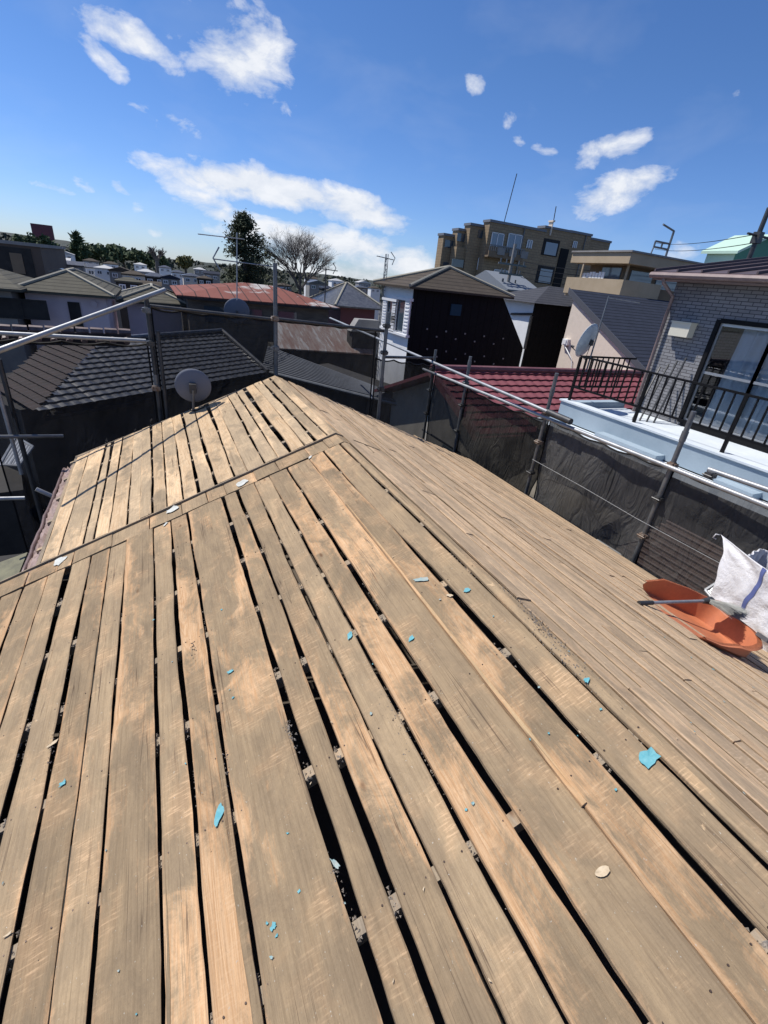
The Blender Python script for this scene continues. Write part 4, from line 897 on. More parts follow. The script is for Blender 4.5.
# --- generic house maker
def house(name, label, x0, x1, y0, y1, ze, rise, wm, rm, oh=.45, hip=True, group=None, wins=(), cat='house', axis='x', cap=None, zb=-H, fr=None):
    T = thing(name, label, cat, group)
    m = MB(); m.box((x0, y0, zb), (x1, y1, ze)); m.build('wall', wm, T)
    a = (x0-oh, y0-oh); b = (x1+oh, y1+oh); cx = (a[0]+b[0])/2; cy = (a[1]+b[1])/2; W = b[0]-a[0]; L = b[1]-a[1]; zt = ze+rise
    if axis == 'x': ins = min(W/2-.05, L/2) if hip else 0; r0 = (a[0]+ins, cy, zt); r1 = (b[0]-ins, cy, zt)
    else: ins = min(L/2-.05, W/2) if hip else 0; r0 = (cx, a[1]+ins, zt); r1 = (cx, b[1]-ins, zt)
    z = ze+.003
    vs = [(a[0],a[1],z),(b[0],a[1],z),(b[0],b[1],z),(a[0],b[1],z), r0, r1]
    fs = [(0,1,5,4),(1,2,5),(2,3,4,5),(3,0,4)] if axis == 'x' else [(0,1,4),(1,2,5,4),(2,3,5),(3,0,4,5)]
    m = MB(); m.add([(v[0],v[1],v[2]+.08) for v in vs]+vs[:4], fs+[(9,8,7,6),(0,6,7,1),(1,7,8,2),(2,8,9,3),(3,9,6,0)]); m.build('roof', rm, T)
    if cap:
        m = MB(); up8 = Vector((0,0,.10)); V4 = [Vector(v)+up8 for v in vs]
        if hip:
            for i, j in (((0,4),(3,4),(1,5),(2,5),(4,5)) if axis == 'x' else ((0,4),(1,4),(2,5),(3,5),(4,5))): m.tube([V4[i], V4[j]], .055, 6)
        else: m.tube([V4[4], V4[5]], .06, 6)
        m.build('ridge_cap', cap, T)
    for (side, u, zz, ww, hh, mt_) in wins:
        m = MB()
        if side == 'f': m.box((u, y0-.03, zz), (u+ww, y0+.02, zz+hh))
        elif side == 'l': m.box((x0-.03, u, zz), (x0+.02, u+ww, zz+hh))
        o = m.build('window', mt_, T)
        f = MB(); t2 = .05
        if side == 'f':
            for q_ in ((u-t2, zz-t2, u+ww+t2, zz), (u-t2, zz+hh, u+ww+t2, zz+hh+t2), (u-t2, zz, u, zz+hh), (u+ww, zz, u+ww+t2, zz+hh), (u+ww/2-.02, zz, u+ww/2+.02, zz+hh)): f.box((q_[0], y0-.05, q_[1]), (q_[2], y0-.025, q_[3]))
        else:
            for q_ in ((u-t2, zz-t2, u+ww+t2, zz), (u-t2, zz+hh, u+ww+t2, zz+hh+t2), (u-t2, zz, u, zz+hh), (u+ww, zz, u+ww+t2, zz+hh), (u+ww/2-.02, zz, u+ww/2+.02, zz+hh)): f.box((x0-.05, q_[0], q_[1]), (x0-.025, q_[2], q_[3]))
        f.build('frame', fr or M_FRAMEW, o)
    return T
M_CAP = mat('pale_ridge_cap', (.30,.28,.22), .8)
# pink-grey house at left
pz = at(60, 293, y=20).z
x0_ = at(26, 300, y=20).x; x1_ = at(106, 300, y=20).x
LV = house('lavender_house', 'pale lavender house with olive hipped roof and light ridge caps, at the left', x0_, x1_, 20, 24.2, pz-.05, .62, M_LAV, M_SLATE, .3, True, wins=[('f', at(71, 312, y=20).x, pz-1.6, .25, 1.3, M_DKWALL)], axis='y', fr=M_DKWALL, cap=M_CAP)
m = MB(); m.tube([(at(94, 304, y=19.9).x, 19.93, at(94, 304, y=19.9).z), (at(94, 304, y=19.9).x, 20.0, at(94, 304, y=19.9).z)], .1, 12); m.build('vent', M_LAV, LV)
x2_ = at(140, 300, y=23.5).x
house('lavender_annex_house', 'second lavender house with olive slate roof, set back right of the first', x1_+.5, x2_+1.5, 22.8, 27, pz-.35, .5, M_LAV, M_SLATE, .35, True, axis='y', cap=M_CAP)
house('grey_eaved_house', 'beige house with a dark louvred window strip at the left edge', at(-60, 300, y=19).x, at(18, 300, y=19).x-.2, 19.3, 23.5, pz+.0, .5, M_CONC, M_SLATE, .35, True, wins=[('f', at(-8, 300, y=19).x, pz-.75, 1.3, .5, M_DKWALL)], axis='x', fr=M_DKWALL)
# dark brown building at left
xa = at(-80, 260, y=38).x; xb = at(43, 262, y=38).x; zz_ = at(0, 243, y=38).z
DB = thing('brown_box_building', 'plain dark brown flat-roofed building at the left edge', 'building')
m = MB(); m.box((xa, 38, -H), (xb, 48, zz_)); m.build('wall', worn('dark_brown_wall', (.115,.085,.065), (.095,.07,.055), .5, .85), DB)
m = MB(); m.box((xa-.1, 37.9, zz_), (xb+.1, 48.1, zz_+.18)); m.build('parapet_cap', M_CONC, DB)
wv = at(14, 264, y=38); m = MB(); m.box((wv.x-1.2, 37.95, wv.z-.9), (wv.x+1.0, 38.02, wv.z+.9)); o = m.build('window', M_DKWALL, DB); m = MB(); m.box((wv.x-.1, 37.9, wv.z-.5), (wv.x+.5, 37.94, wv.z+.6)); m.build('curtain', M_APTD, o)
# roof in front-middle: small grey tiled with maroon wall
g0 = at(334, 305, y=26).x; g1 = at(377, 305, y=26).x; gz = at(355, 308, y=26).z
house('maroon_walled_house', 'small house with grey hipped tiles and maroon wall, centre distance', g0+.4, g1-.1, 26, 30, gz, 1.1, M_MAROON, M_KAWARA, .5, True, cap=M_CAP)
SM = thing('carport_shed', 'tiny white-edged shed roof beside the white shuttered house', 'shed'); p = at(372, 326, y=18.5)
m = MB(); m.prism([(p.x-.9, 18.5, p.z-.25), (p.x+.7, 18.5, p.z-.25), (p.x+.3, 18.5, p.z+.22), (p.x-.6, 18.5, p.z+.22)], (0, .5, 0)); m.build('roof', M_CONC, SM)
m = MB(); m.box((p.x-.8, 18.6, -H), (p.x+.6, 19.2, p.z-.26)); m.build('wall', M_DKWALL, SM)
# --- white house with shutters and black front
WH = thing('shuttered_house', 'house with white shuttered side wall, black studded front and brown hipped slate roof', 'house')
hx = at(414.5, 290, y=14).x; hy2 = at(384, 289, x=hx).y; hz = at(414.5, 289, y=14).z
pr = at(503, 301, y=14); pc = at(523, 348, y=14)
m = MB(); m.box((hx, 14.06, -H), (hx+.1, hy2, hz)); m.box((hx+.1, hy2-.1, -H), (pr.x, hy2, hz)); m.build('side_wall', M_WHITE, WH)
m = MB(); m.prism([(hx, 14, -H), (pc.x, 14, -H), (pc.x, 14, pc.z), (pr.x, 14, hz), (hx, 14, hz)], (0, .06, 0)); m.prism([(pc.x, 14.06, -H), (pc.x, hy2, -H), (pc.x, hy2, pc.z), (pc.x, 14.06, pc.z)], (-.06, 0, 0)); m.prism([(pc.x, 14.06, pc.z), (pc.x, hy2, pc.z), (pr.x, hy2, hz), (pr.x, 14.06, hz)], (-.06, 0, 0)); fw = m.build('front_wall', M_DARKW, WH)
v = []; hxa, hxb = hx-.3, pr.x+.25; hya, hyb = 13.75, hy2+.3
ap = at(446.5, 272, y=15.3)
cxr = (hxa+ap.x)/2; apz = hz+.75
m = MB(); A_ = [(hxa, hya, hz), (hxb, hya, hz), (hxb, hyb, hz), (hxa, hyb, hz)]; r_ = (ap.x, (hya+hyb)/2, apz)
m.add([(p[0], p[1], p[2]+.06) for p in A_]+[r_]+A_, [(0,1,4),(1,2,4),(2,3,4),(3,0,4),(8,7,6,5),(0,5,6,1),(1,6,7,2),(2,7,8,3),(3,8,5,0)]); m.build('roof', M_SLATEB, WH)
m = MB()
for p in A_: m.tube([Vector(p)+Vector((0,0,.09)), Vector(r_)+Vector((0,0,.03))], .05, 6)
m.build('ridge_cap', M_CAP, WH)
for (pxa, pxb, pt, pb_) in ((390, 394, 301, 327), (400, 407, 300, 332)):
    ya = at(pxa, pt, x=hx).y; yb2 = at(pxb+1, pt, x=hx).y; zt2 = at((pxa+pxb)/2, pt, x=hx).z; zb2 = at((pxa+pxb)/2, pb_, x=hx).z
    m = MB(); m.box((hx-.03, yb2, zb2), (hx+.01, ya, zt2)); wo_ = m.build('window', M_GLASS, WH)
    for k_ in (0, 1):
        m = MB(); yy = ya+.02 if k_ == 0 else yb2-.36; m.box((hx-.10, yy, zb2-.05), (hx-.055, yy+.34, zt2)); 
        for s_ in range(9): z_ = zb2+(zt2-zb2)*(s_+.5)/9; m.box((hx-.118, yy+.04, z_-.03), (hx-.10, yy+.30, z_+.01))
        m.build('shutter', M_FRAMEW, wo_)
    m = MB(); m.box((hx-.14, yb2-.38, zb2-.12), (hx, ya+.38, zb2-.05)); m.build('sill', M_FRAMEW, wo_)
    m = MB(); m.box((hx-.14, yb2-.38, zt2), (hx, ya+.38, zt2+.08)); m.build('head', M_FRAMEW, wo_)
p = at(456, 310, y=13.97); m = MB(); m.box((p.x-.2, 13.96, p.z-.17), (p.x+.2, 14.0, p.z+.17)); m.build('window', mat('blue_dark_glass', (.02,.05,.08), .7, 0, .1), WH)
m = MB()
for rr, (ya_, xa_, nb) in enumerate(((332, 427, 9), (352, 427, 9))):
    for k_ in range(nb): p = at(xa_+k_*9.5, ya_+(3.5 if k_ % 2 else -3)+k_*1.2, y=13.99); m.obox(p, (.025, 0, 0), (0, .02, 0), (0, 0, .025))
m.build('wall_stud', M_CONC, fw)
# --- second black house with white strip
W2 = thing('black_white_house', 'narrow black house with white side strip, just right of the studded black front', 'house')
ax_ = at(533, 315, y=17); bx_ = at(575, 303, y=17); z2 = at(545, 304, y=17).z
ylf = at(507, 312, x=ax_.x).y
m = MB(); m.box((ax_.x, 17.06, -H), (ax_.x+.1, ylf+1.5, z2)); m.build('side_wall', M_WHITE, W2)
m = MB(); m.box((ax_.x, 17, -H), (bx_.x+2.5, 17.06, z2)); m.box((ax_.x+.1, ylf+1.4, -H), (bx_.x+2.5, ylf+1.5, z2)); m.build('front_wall', M_DARKW, W2)
m = MB(); q0 = (ax_.x-.35, 16.7, z2); q1 = (bx_.x+2.8, 16.7, z2); q2 = (bx_.x+2.8, ylf+1.8, z2); q3 = (ax_.x-.35, ylf+1.8, z2); tp = (ax_.x+1.9, 18.5, z2+.75); tp2 = (bx_.x+1.5, 18.5, z2+.75)
m.add([q0, q1, q2, q3, tp, tp2], [(0,1,5,4),(1,2,5),(2,3,4,5),(3,0,4),(3,2,1,0)]); m.build('roof', stripes('dark_grey_slate', (.07,.07,.075), (.03,.03,.035), (0,0,1), .09, .2, .6), W2)
m = MB(); m.tube([at(531.5, 316, x=ax_.x-.06), at(524.5, 349, x=ax_.x-.06)], .07, 6); m.tube([at(511, 314, x=ax_.x-.06), at(532, 314, x=ax_.x-.06)], .05, 6); m.build('gutter_pipe', M_STEEL_D, W2)
# small far gable roof + solar panel frame
house('distant_gable_house', 'small house with pale blue-grey gable roof in front of the brown apartment block', at(508, 290, y=26).x, at(540, 290, y=26).x, 26, 31, at(520, 292, y=26).z, 1.0, M_CONC, mat('pale_metal_roof', (.17,.19,.215), .8), .2, False, axis='x')
# --- cream stucco house
CH = thing('cream_house', 'cream stucco house with a dark blue slate roof sloping toward the brick house', 'house')
cx_ = 13.; pk = at(574, 298, x=cx_); sl_ = (at(655, 385, x=cx_).z-pk.z)/(at(655, 385, x=cx_).y-pk.y)
yl = 9.3
zlow = pk.z+sl_*(yl-pk.y)
m = MB(); m.prism([(cx_, pk.y, -H), (cx_, pk.y, pk.z), (cx_, yl, zlow), (cx_, yl, -H)], (.12, 0, 0)); m.prism([(cx_+.12, pk.y, -H), (cx_+.12, pk.y, pk.z), (cx_+5.5, pk.y, pk.z), (cx_+5.5, pk.y, -H)], (0, -.1, 0)); m.build('wall', M_CREAM, CH)
dz = .12; m = MB(); pky = pk.y+.25; zk = pk.z+.02-sl_*-.25*-1
zk = pk.z+sl_*(pky-pk.y)+.04
m.prism([(cx_-.05, pky, zk), (cx_-.05, yl, zk+sl_*(yl-pky)), (cx_+6, yl, zk+sl_*(yl-pky)), (cx_+6, pky, zk)], (0, 0, .10)); m.build('roof', M_SLATEG, CH)
m = MB(); m.prism([(cx_-.09, pky, zk-.06), (cx_-.09, yl, zk-.06+sl_*(yl-pky)), (cx_-.09, yl, zk+.13+sl_*(yl-pky)), (cx_-.09, pky, zk+.13)], (.035, 0, 0)); m.build('barge_board', mat('slate_trim', (.07,.075,.09), .7), CH)
p = at(566, 342, x=cx_-.06); m = MB(); m.obox(p, (.06, 0, 0), (0, .12, 0), (0, 0, .10)); m.obox(p+Vector((-.07, 0, 0)), (.012, 0, 0), (0, .07, 0), (0, 0, .07)); m.build('vent_hood', M_WHITE, CH)
m = MB(); m.tube([p+Vector((-.04, 0, -.1)), at(572, 360, x=cx_-.04), at(571, 372, x=cx_-.04), at(567, 385, x=cx_-.04)], .016, 6); m.build('hose', M_WHITE, CH, smooth=True)
p = at(622, 375, x=cx_-.06); m = MB(); m.obox(p, (.06, 0, 0), (0, .12, 0), (0, 0, .12)); m.build('vent_hood', M_WHITE, CH)
# --- maroon tiled roof
RR = thing('red_roof_house', 'low house with a maroon tiled roof in front of the black house', 'house')
RY = 9.2; rdg0 = at(431, 371, y=RY); rz_ = rdg0.z; ex0 = rdg0.x; ev = RY-2.1; ezz = rz_-.84
A3 = Vector((ex0+.0, ev, ezz)); B3 = Vector((12.6, ev, ezz)); C3 = Vector((12.6, RY, rz_)); D3 = Vector((ex0, RY, rz_))
tileface(A3, B3, D3, [A3, B3, C3, D3], M_REDTILE, 'roof', RR, tile=.27, course=.24, amp=.028, step=.035, res=.05)
m = MB(); m.prism([A3+Vector((0,0,-.06)), B3+Vector((0,0,-.06)), C3+Vector((0,0,-.06)), D3+Vector((0,0,-.06))], (0, 0, -.05)); m.prism([D3, C3, C3+Vector((0, 3, -1.1)), D3+Vector((0, 3, -1.1))], (0, 0, -.08)); m.build('roof_base', M_MAROON, RR)
m = MB(); m.prism([A3+Vector((-.05,0,-.1)), D3+Vector((-.05,0,-.1)), D3+Vector((-.05,0,.08)), A3+Vector((-.05,0,.08))], (.09, 0, 0)); m.tube([D3+Vector((0,0,.07)), C3+Vector((0,0,.07))], .08, 8); m.build('ridge_cap', worn('maroon_ridge', (.22,.10,.10), (.16,.06,.065), 3, .5), RR)
m = MB(); m.prism([(ex0+.4, ev+.4, -H), (ex0+.4, RY+2.6, -H), (ex0+.4, RY+2.6, rz_-1.1), (ex0+.4, RY, rz_-.12), (ex0+.4, ev+.4, rz_-.80)], (6.4, 0, 0)); m.build('wall', worn('beige_plaster', (.36,.33,.28), (.28,.26,.22), 1.5, .85), RR)
m = MB(); m.box((ex0-.1, ev-.12, ezz-.08), (6.6, ev, ezz+.0)); m.build('gutter', M_MAROON, RR)
p = at(505, 430, x=7.0); m = MB(); m.box((ex0+.36, ev+.9, -4.0), (ex0+.42, ev+1.7, -3.3)); m.build('window', M_GLASS, RR)
# brown ribbed lean-to below right scaffold
LT = thing('lean_to', 'brown ribbed lean-to roof low behind the mesh, below the blue ledge', 'shed')
a0 = at(640, 575, x=5.1); m = MB(); m.prism([(5.0, 3.6, -3.35), (5.0, .2, -3.35), (6.6, .2, -2.75), (6.6, 3.6, -2.75)], (0, 0, -.04)); m.build('roof', worn('brown_corrugated', (.20,.13,.10), (.15,.10,.08), 2, .6), LT)
m = MB()
for i in range(16): x = 5.05+i*.1; m.tube([(x, 3.62, -3.33+(x-5)*.375), (x, .18, -3.33+(x-5)*.375)], .022, 6)
m.build('rib', worn('brown_rib', (.24,.16,.13), (.17,.11,.09), 2, .6), LT)
m = MB(); m.box((5.2, .3, -H), (6.6, 3.5, -3.4)); m.build('wall', M_DKWALL, LT)
m = MB(); m.prism([(5.9, 4.4, -3.35), (5.9, 6.6, -3.35), (6.7, 6.6, -3.1), (6.7, 4.4, -3.1)], (0, 0, -.05)); m.box((6.0, 4.5, -H), (6.7, 6.5, -3.42)); tag(m.build('utility_shed', worn('beige_shed', (.20,.175,.135), (.12,.105,.08), 2, .9)), 'beige shed faintly visible through the half-clear mesh', 'shed')

# ================================================================== APARTMENT BLOCK AND OTHER LARGE BUILDINGS
AP = thing('apartment_block', 'stepped brown tiled apartment block with balconies on the skyline', 'building')
c3 = lambda x, y: (420+x/3.84, 200+y/3.84)
steps = [(92,135,136,47.5),(148,195,117,46.8),(195,270,97,46.),(270,480,84,45.),(480,576,107,45.6),(576,654,124,46.4),(640,728,149,47.4)]
m = MB()
for (xa, xb, yt, yy) in steps:
    a = at(*c3(xa, yt), y=yy); b = at(*c3(xb, yt), y=yy)
    m.box((a.x, yy, -H), (b.x+.35, yy+1.1, a.z)); m.box((a.x+3.2, yy+1.1, -H), (b.x+.35, yy+8, a.z-.01)) if b.x > a.x+3.6 else None
a = at(*c3(92, 135), y=47.5); b = at(*c3(195, 140), y=46.2); m.box((a.x+1.0, 46.3, -H), (b.x+.4, 47.4, a.z-.9))
m.build('wall', M_APT, AP)
m = MB()
for (xa, xb, yt, yy) in steps:
    a = at(*c3(xa, yt), y=yy); b = at(*c3(xb, yt), y=yy); m.box((a.x-.1, yy-.12, a.z), (b.x+.4, yy+1.15, a.z+.22))
m.build('parapet_cap', mat('parapet_slate', (.15,.16,.18), .6), AP)
a = at(*c3(450, 98), y=47); b = at(*c3(486, 98), y=47); m = MB(); m.box((a.x+.7, 45.4, a.z-.9), (b.x-.5, 46.0, a.z+.35)); m.box((a.x+.6, 45.3, a.z+.35), (b.x-.4, 46.05, a.z+.5)); m.build('lift_housing', M_CREAM, AP)
m = MB(); m.tube([(a.x+1., 45.7, a.z+.4), (a.x+.9, 45.7, a.z+1.8)], .05, 6); a = at(*c3(322, 85), y=46); m.tube([(a.x, 46, a.z-.3), (a.x+.5, 46, a.z+4.2)], .045, 5); m.build('aerial', M_STEEL_D, AP)
M_WING = mat('apartment_glass', (.16,.20,.25), .12, 0, .8)
def apt_win(x, y, w_, h_, yy=45., balc=False, rec=False):
    p = at(*c3(x, y), y=yy-.05); q = at(*c3(x+w_, y+h_), y=yy-.05); p2 = at(*c3(x+w_, y), y=yy-.05); zt2 = (p.z); zb2 = at(*c3(x, y+h_), y=yy-.05).z
    m = MB(); m.box((p.x, yy-.06, zb2), (p2.x, yy+.01, zt2)); o = m.build('window', M_DKWALL if rec else M_WING, AP)
    f = MB(); W = p2.x-p.x
    if rec:
        f.box((p.x+.25*W, yy-.10, zb2+.1), (p2.x-.1*W, yy-.07, zt2-.3)); f.build('pane', M_WING, o)
    else:
        for xx in (p.x, p.x+W/2, p2.x): f.box((xx-.05, yy-.10, zb2-.05), (xx+.05, yy-.065, zt2+.05))
        f.box((p.x, yy-.10, zt2), (p2.x, yy-.062, zt2+.08)); f.build('frame', M_FRAMEW, o)
    if balc:
        m = MB(); m.box((p.x-.4, yy-1.1, zb2-.2), (p2.x+.3, yy-1.0, zb2+.75)); m.box((p.x-.4, yy-1.0, zb2-.3), (p2.x+.3, yy, zb2-.15))
        m.build('balcony', M_APTD, AP)
        m = MB(); n_ = 16
        for i in range(n_+1): xx = p.x-.3+(W+.5)*i/n_; m.box((xx-.03, yy-1.15, zb2-.05), (xx+.03, yy-1.10, zb2+1.0))
        m.box((p.x-.4, yy-1.16, zb2+1.0), (p2.x+.3, yy-1.08, zb2+1.08)); m.build('balustrade', M_STEEL, AP)
apt_win(278, 126, 46, 50); apt_win(342, 130, 52, 52); apt_win(470, 145, 72, 66, 45.6, rec=True)
apt_win(225, 225, 30, 42, 45.9); apt_win(285, 268, 60, 46); apt_win(448, 248, 74, 70, 45.6, rec=True); apt_win(414, 155, 18, 28); apt_win(590, 160, 14, 22, 46.4)
p = at(*c3(268, 178), y=43.9); q = at(*c3(402, 190), y=43.9); zb_ = at(*c3(268, 212), y=43.9).z
for dzz in (0, -3.3):
    m = MB(); m.box((p.x, 43.9, zb_+dzz-.1), (q.x, 44.0, p.z+dzz-.35)); m.box((p.x, 44.0, zb_+dzz-.15), (q.x, 45, zb_+dzz+.02)); m.build('balcony', M_APTD, AP)
    m = MB(); n_ = 18
    for i in range(n_+1): xx = p.x+(q.x-p.x)*i/n_; m.box((xx-.035, 43.86, p.z+dzz-.35), (xx+.035, 43.9, p.z+dzz+.12))
    m.box((p.x, 43.85, p.z+dzz+.12), (q.x, 43.92, p.z+dzz+.2)); m.build('balustrade', M_STEEL, AP)
    for i in range(3): xx = p.x+1.0+i*1.5; m = MB(); m.box((xx, 43.80, zb_+dzz+.15), (xx+.9, 43.86, zb_+dzz+.8)); m.build('air_conditioner', M_CONC, AP)
for (x, y, yy) in ((112, 165, 47.5), (160, 140, 46.8), (105, 250, 47.5), (140, 238, 46.2), (240, 128, 46.)):
    p = at(*c3(x, y), y=yy-.05); m = MB(); m.box((p.x-.5, yy-.06, p.z-.45), (p.x+.9, yy+.02, p.z+.25)); m.build('window', M_GLASS, AP)
p = at(*c3(545, 250), y=45.55); m = MB(); m.box((p.x-.7, 45.5, -H), (p.x+.5, 45.62, p.z+1.6)); m.build('stair_recess_shade', M_BLACK, AP)  # black slab on the wall standing in for shade in a stair recess
m = MB(); p = at(*c3(405, 100), y=44.9); m.tube([(p.x, 44.9, p.z), (p.x, 44.9, -H)], .06, 6); m.build('drainpipe', M_STEEL, AP); m = MB(); p = at(*c3(640, 135), y=46.3); m.tube([(p.x, 46.3, p.z), (p.x, 46.3, -H)], .06, 6); m.build('drainpipe', M_STEEL, AP)
# tan banded building
TB = thing('tan_banded_building', 'tan tiled building with long window band and laundry beside the brick house', 'building')
tc = at(632, 252, y=14); tx = tc.x; tz = tc.z; tyf = at(572, 256, x=tx).y; zbb = at(632, 264, y=14).z
m = MB(); m.box((tx, 14, zbb), (tx+12, tyf, tz)); m.build('roof_band', M_TAN, TB)
m = MB(); m.box((tx-.06, 13.94, tz), (tx+12, tyf+.02, tz+.06)); m.build('coping', M_CONC, TB)
m = MB(); m.box((tx+.9, 14.9, -H), (tx+12, tyf-.3, zbb)); m.build('wall', M_APTD, TB)
zp = at(640, 282, y=14).z; zp2 = at(640, 297, y=14).z
m = MB(); m.box((tx, 14, zp2-.1), (tx+.12, tyf, zp)); m.box((tx+.12, 14, zp2-.1), (tx+2.2, 14.12, zp)); m.box((tx+.12, 14.12, zp2-.2), (tx+3, tyf, zp2-.1)); m.build('balcony_wall', M_TAN, TB)
m = MB()
nw = max(1, int((tyf-.5-15.0)/1.15))
for i in range(nw): y = 15.0+i*1.15; m.box((tx+.85, y, zp2), (tx+.9, y+.95, zbb-.08))
for i in range(3): x = tx+1.3+i*1.6; m.box((x, 14.85, zp2+.4), (x+1.3, 14.9, zbb-.12))
m.build('window', M_WING, TB)
m = MB(); m.box((tx+.4, 14.3, zp), (tx+.46, 14.36, zbb)); m.box((tx+.02, 16.2, zp), (tx+.08, 16.26, zbb)); m.build('post', M_TAN, TB)
m = MB()
for i in range(max(3, int((tyf-15.6)/.16))): y = 15.2+i*.16; s_ = random.uniform(.15, .3); m.box((tx+.22, y, zp-.05), (tx+.25, y+.13, zp+s_))
tag(m.build('laundry', M_WHITE), 'white laundry drying behind the tan balcony wall', 'laundry')
m = MB(); m.box((tx+.9, 14.1, -H), (tx+9, 14.85, zp2-.9)); m.build('lower_wall', M_TAN, TB)
# dome-like dark hill roof right of it
house('far_right_house', 'dark low roof on the skyline between the tan building and the purple roof', at(690, 268, y=40).x, at(712, 270, y=40).x, 40, 44, at(700, 272, y=40).z, .6, M_DKWALL, M_SLATEG, .3)
# green house
GH = thing('green_house', 'green gabled house with a mint side at the top right edge', 'house')
a = at(722, 268, y=16); b = at(738, 250, y=16); c = at(765, 238, y=16)
gx0 = at(733, 262, y=16).x; gt = at(733, 251, y=16).z; cx2 = at(766, 240, y=16)
m = MB(); m.prism([(gx0, 16, -H), (gx0+8, 16, -H), (gx0+8, 16, gt), (cx2.x, 16, cx2.z+.1), (gx0, 16, gt)], (0, 1.4, 0)); m.build('wall', M_GREENW, GH)
m = MB(); m.box((gx0-.03, 16.02, -H), (gx0-.004, 17.4, gt)); m.build('side_wall', M_GREENL, GH)
m = MB(); m.prism([(gx0-.25, 15.8, gt-.1), (cx2.x, 15.8, cx2.z+.12), (cx2.x, 15.8, cx2.z+.24), (gx0-.25, 15.8, gt+.02)], (0, 1.8, 0)); m.prism([(cx2.x, 15.8, cx2.z+.12), (gx0+8.3, 15.8, gt-.1), (gx0+8.3, 15.8, gt+.02), (cx2.x, 15.8, cx2.z+.24)], (0, 1.8, 0)); m.build('roof', M_GREENL, GH)
# ------------------------------------------------------------------ poles, aerials, wires
UPG = 'utility poles'
P_R = at(766, 216, y=9.5); xq = P_R.x; UPR = thing('utility_pole', 'dark utility pole at the top right edge with two wires', 'pole', UPG)
m = MB(); m.tube([(xq, 9.5, -H), (xq, 9.5, P_R.z+.2)], [.10, .06], 10); m.build('shaft', M_STEEL_D, UPR)
pz_ = at(758, 238, y=9.5).z
m = MB(); m.obox((xq, 9.5, pz_), (.10, 0, 0), (0, .10, 0), (0, 0, .14)); m.tube([(xq-.5, 9.5, pz_+.05), (xq+.5, 9.5, pz_+.05)], .03, 6); m.build('crossarm', M_STEEL_D, UPR)
U2 = thing('utility_pole', 'concrete utility pole with crossarms in front of the brown apartment block', 'pole', UPG)
p = at(512, 262, y=27); m = MB(); m.tube([(p.x, 27, -H), (p.x, 27, p.z+1.0)], [.16, .10], 10); m.build('shaft', M_CONC, U2)
m = MB()
for k_ in range(3): m.obox((p.x, 26.9, p.z-.15-k_*.55), (1.1-.2*k_, 0, 0), (0, .05, 0), (0, 0, .05)); [m.tube([(p.x+q_, 26.9, p.z-.12-k_*.55), (p.x+q_, 26.9, p.z+.12-k_*.55)], .05, 6) for q_ in (-.95+.2*k_, -.5, .5, .9-.2*k_)]
m.build('crossarm', M_STEEL, U2)
m = MB(); m.tube([(p.x-.4, 26.7, p.z-1.7), (p.x-.4, 26.7, p.z-2.5)], .22, 12); m.build('transformer', M_CONC, U2)
def wire(a, b, sag, label, r=.014, group='overhead wires'):
    a = Vector(a); b = Vector(b); m = MB(); m.tube([a.lerp(b, i/16)-Vector((0, 0, sag*4*(i/16)*(1-i/16))) for i in range(17)], r, 4); return tag(m.build('wire', M_BLACK), label, 'wire', group)
top = Vector((p.x, 26.9, p.z))
for k_, (e_, lb) in enumerate((((700, 270), 'topmost'), ((700, 276), 'second'), ((720, 283), 'third'), ((720, 290), 'lowest'))):
    wire(top+Vector((.9, 0, .1-.5*k_*.6)), at(*e_, y=12.5+.2*k_), .25, lb+' of the wires running right from the pole by the apartment block', .02)
wire((xq, 9.5, pz_+.1), at(655, 243, y=22), .15, 'upper wire leaving the dark pole at the top right', .012)
wire((xq, 9.5, pz_-.12), at(655, 249, y=22), .15, 'lower wire leaving the dark pole at the top right', .012)
AF = thing('aerial_mast', 'grey aerial mast with a square side frame standing on the tan building', 'aerial')
a = at(674, 231, y=16.5); b = at(664, 262, y=16.5); m = MB(); m.tube([(a.x, 16.5, a.z), (a.x, 16.5, tz)], .05, 6); m.build('shaft', M_STEEL, AF)
m = MB(); c = at(662, 231, y=16.5); m.tube([(a.x, 16.5, a.z), (c.x-.05, 16.5, a.z+.15)], .04, 5); c = at(655, 243, y=16.5); z1_ = at(660, 242, y=16.5).z; z0_ = at(660, 248, y=16.5).z
for zz in (z1_, z0_): m.tube([(c.x, 16.5, zz), (a.x, 16.5, zz)], .04, 5)
for xx in (c.x, (c.x+a.x)/2): m.tube([(xx, 16.5, z1_), (xx, 16.5, z0_)], .04, 5)
m.tube([(c.x, 16.5, z0_), (c.x-.15, 16.5, z0_-.8)], .03, 5); m.build('frame', M_STEEL, AF)
def yagi(m, p, d, L, n, w_, up=Vector((0, 0, 1)), r=.012):
    d = Vector(d).normalized(); s_ = d.cross(up).normalized(); m.tube([p, p+d*L], r*1.3, 5)
    for i in range(n): q_ = p+d*(L*(i+.3)/n); ww = w_*(1-.3*i/n); m.tube([q_-s_*ww, q_+s_*ww], r, 4)
TA = thing('tv_aerial', 'tall television aerial mast with two comb arms in front of the dark cedar', 'aerial')
mp_ = at(237, 300, y=18.5); mt_ = at(237, 236, y=18.5); m = MB(); m.tube([(mp_.x, 18.5, -1.1), (mt_.x, 18.5, mt_.z+.1)], .022, 6); m.build('shaft', M_STEEL_L, TA)
a = at(198, 234, y=17.6); b = at(242, 239, y=18.5); m = MB(); yagi(m, b, a-b, (a-b).length, 14, .16); m.build('upper_arm', M_STEEL_L, TA)
a = at(214, 259, y=17.8); b = at(276, 267, y=18.8); m = MB(); yagi(m, a, b-a, (b-a).length, 8, .14, r=.014)
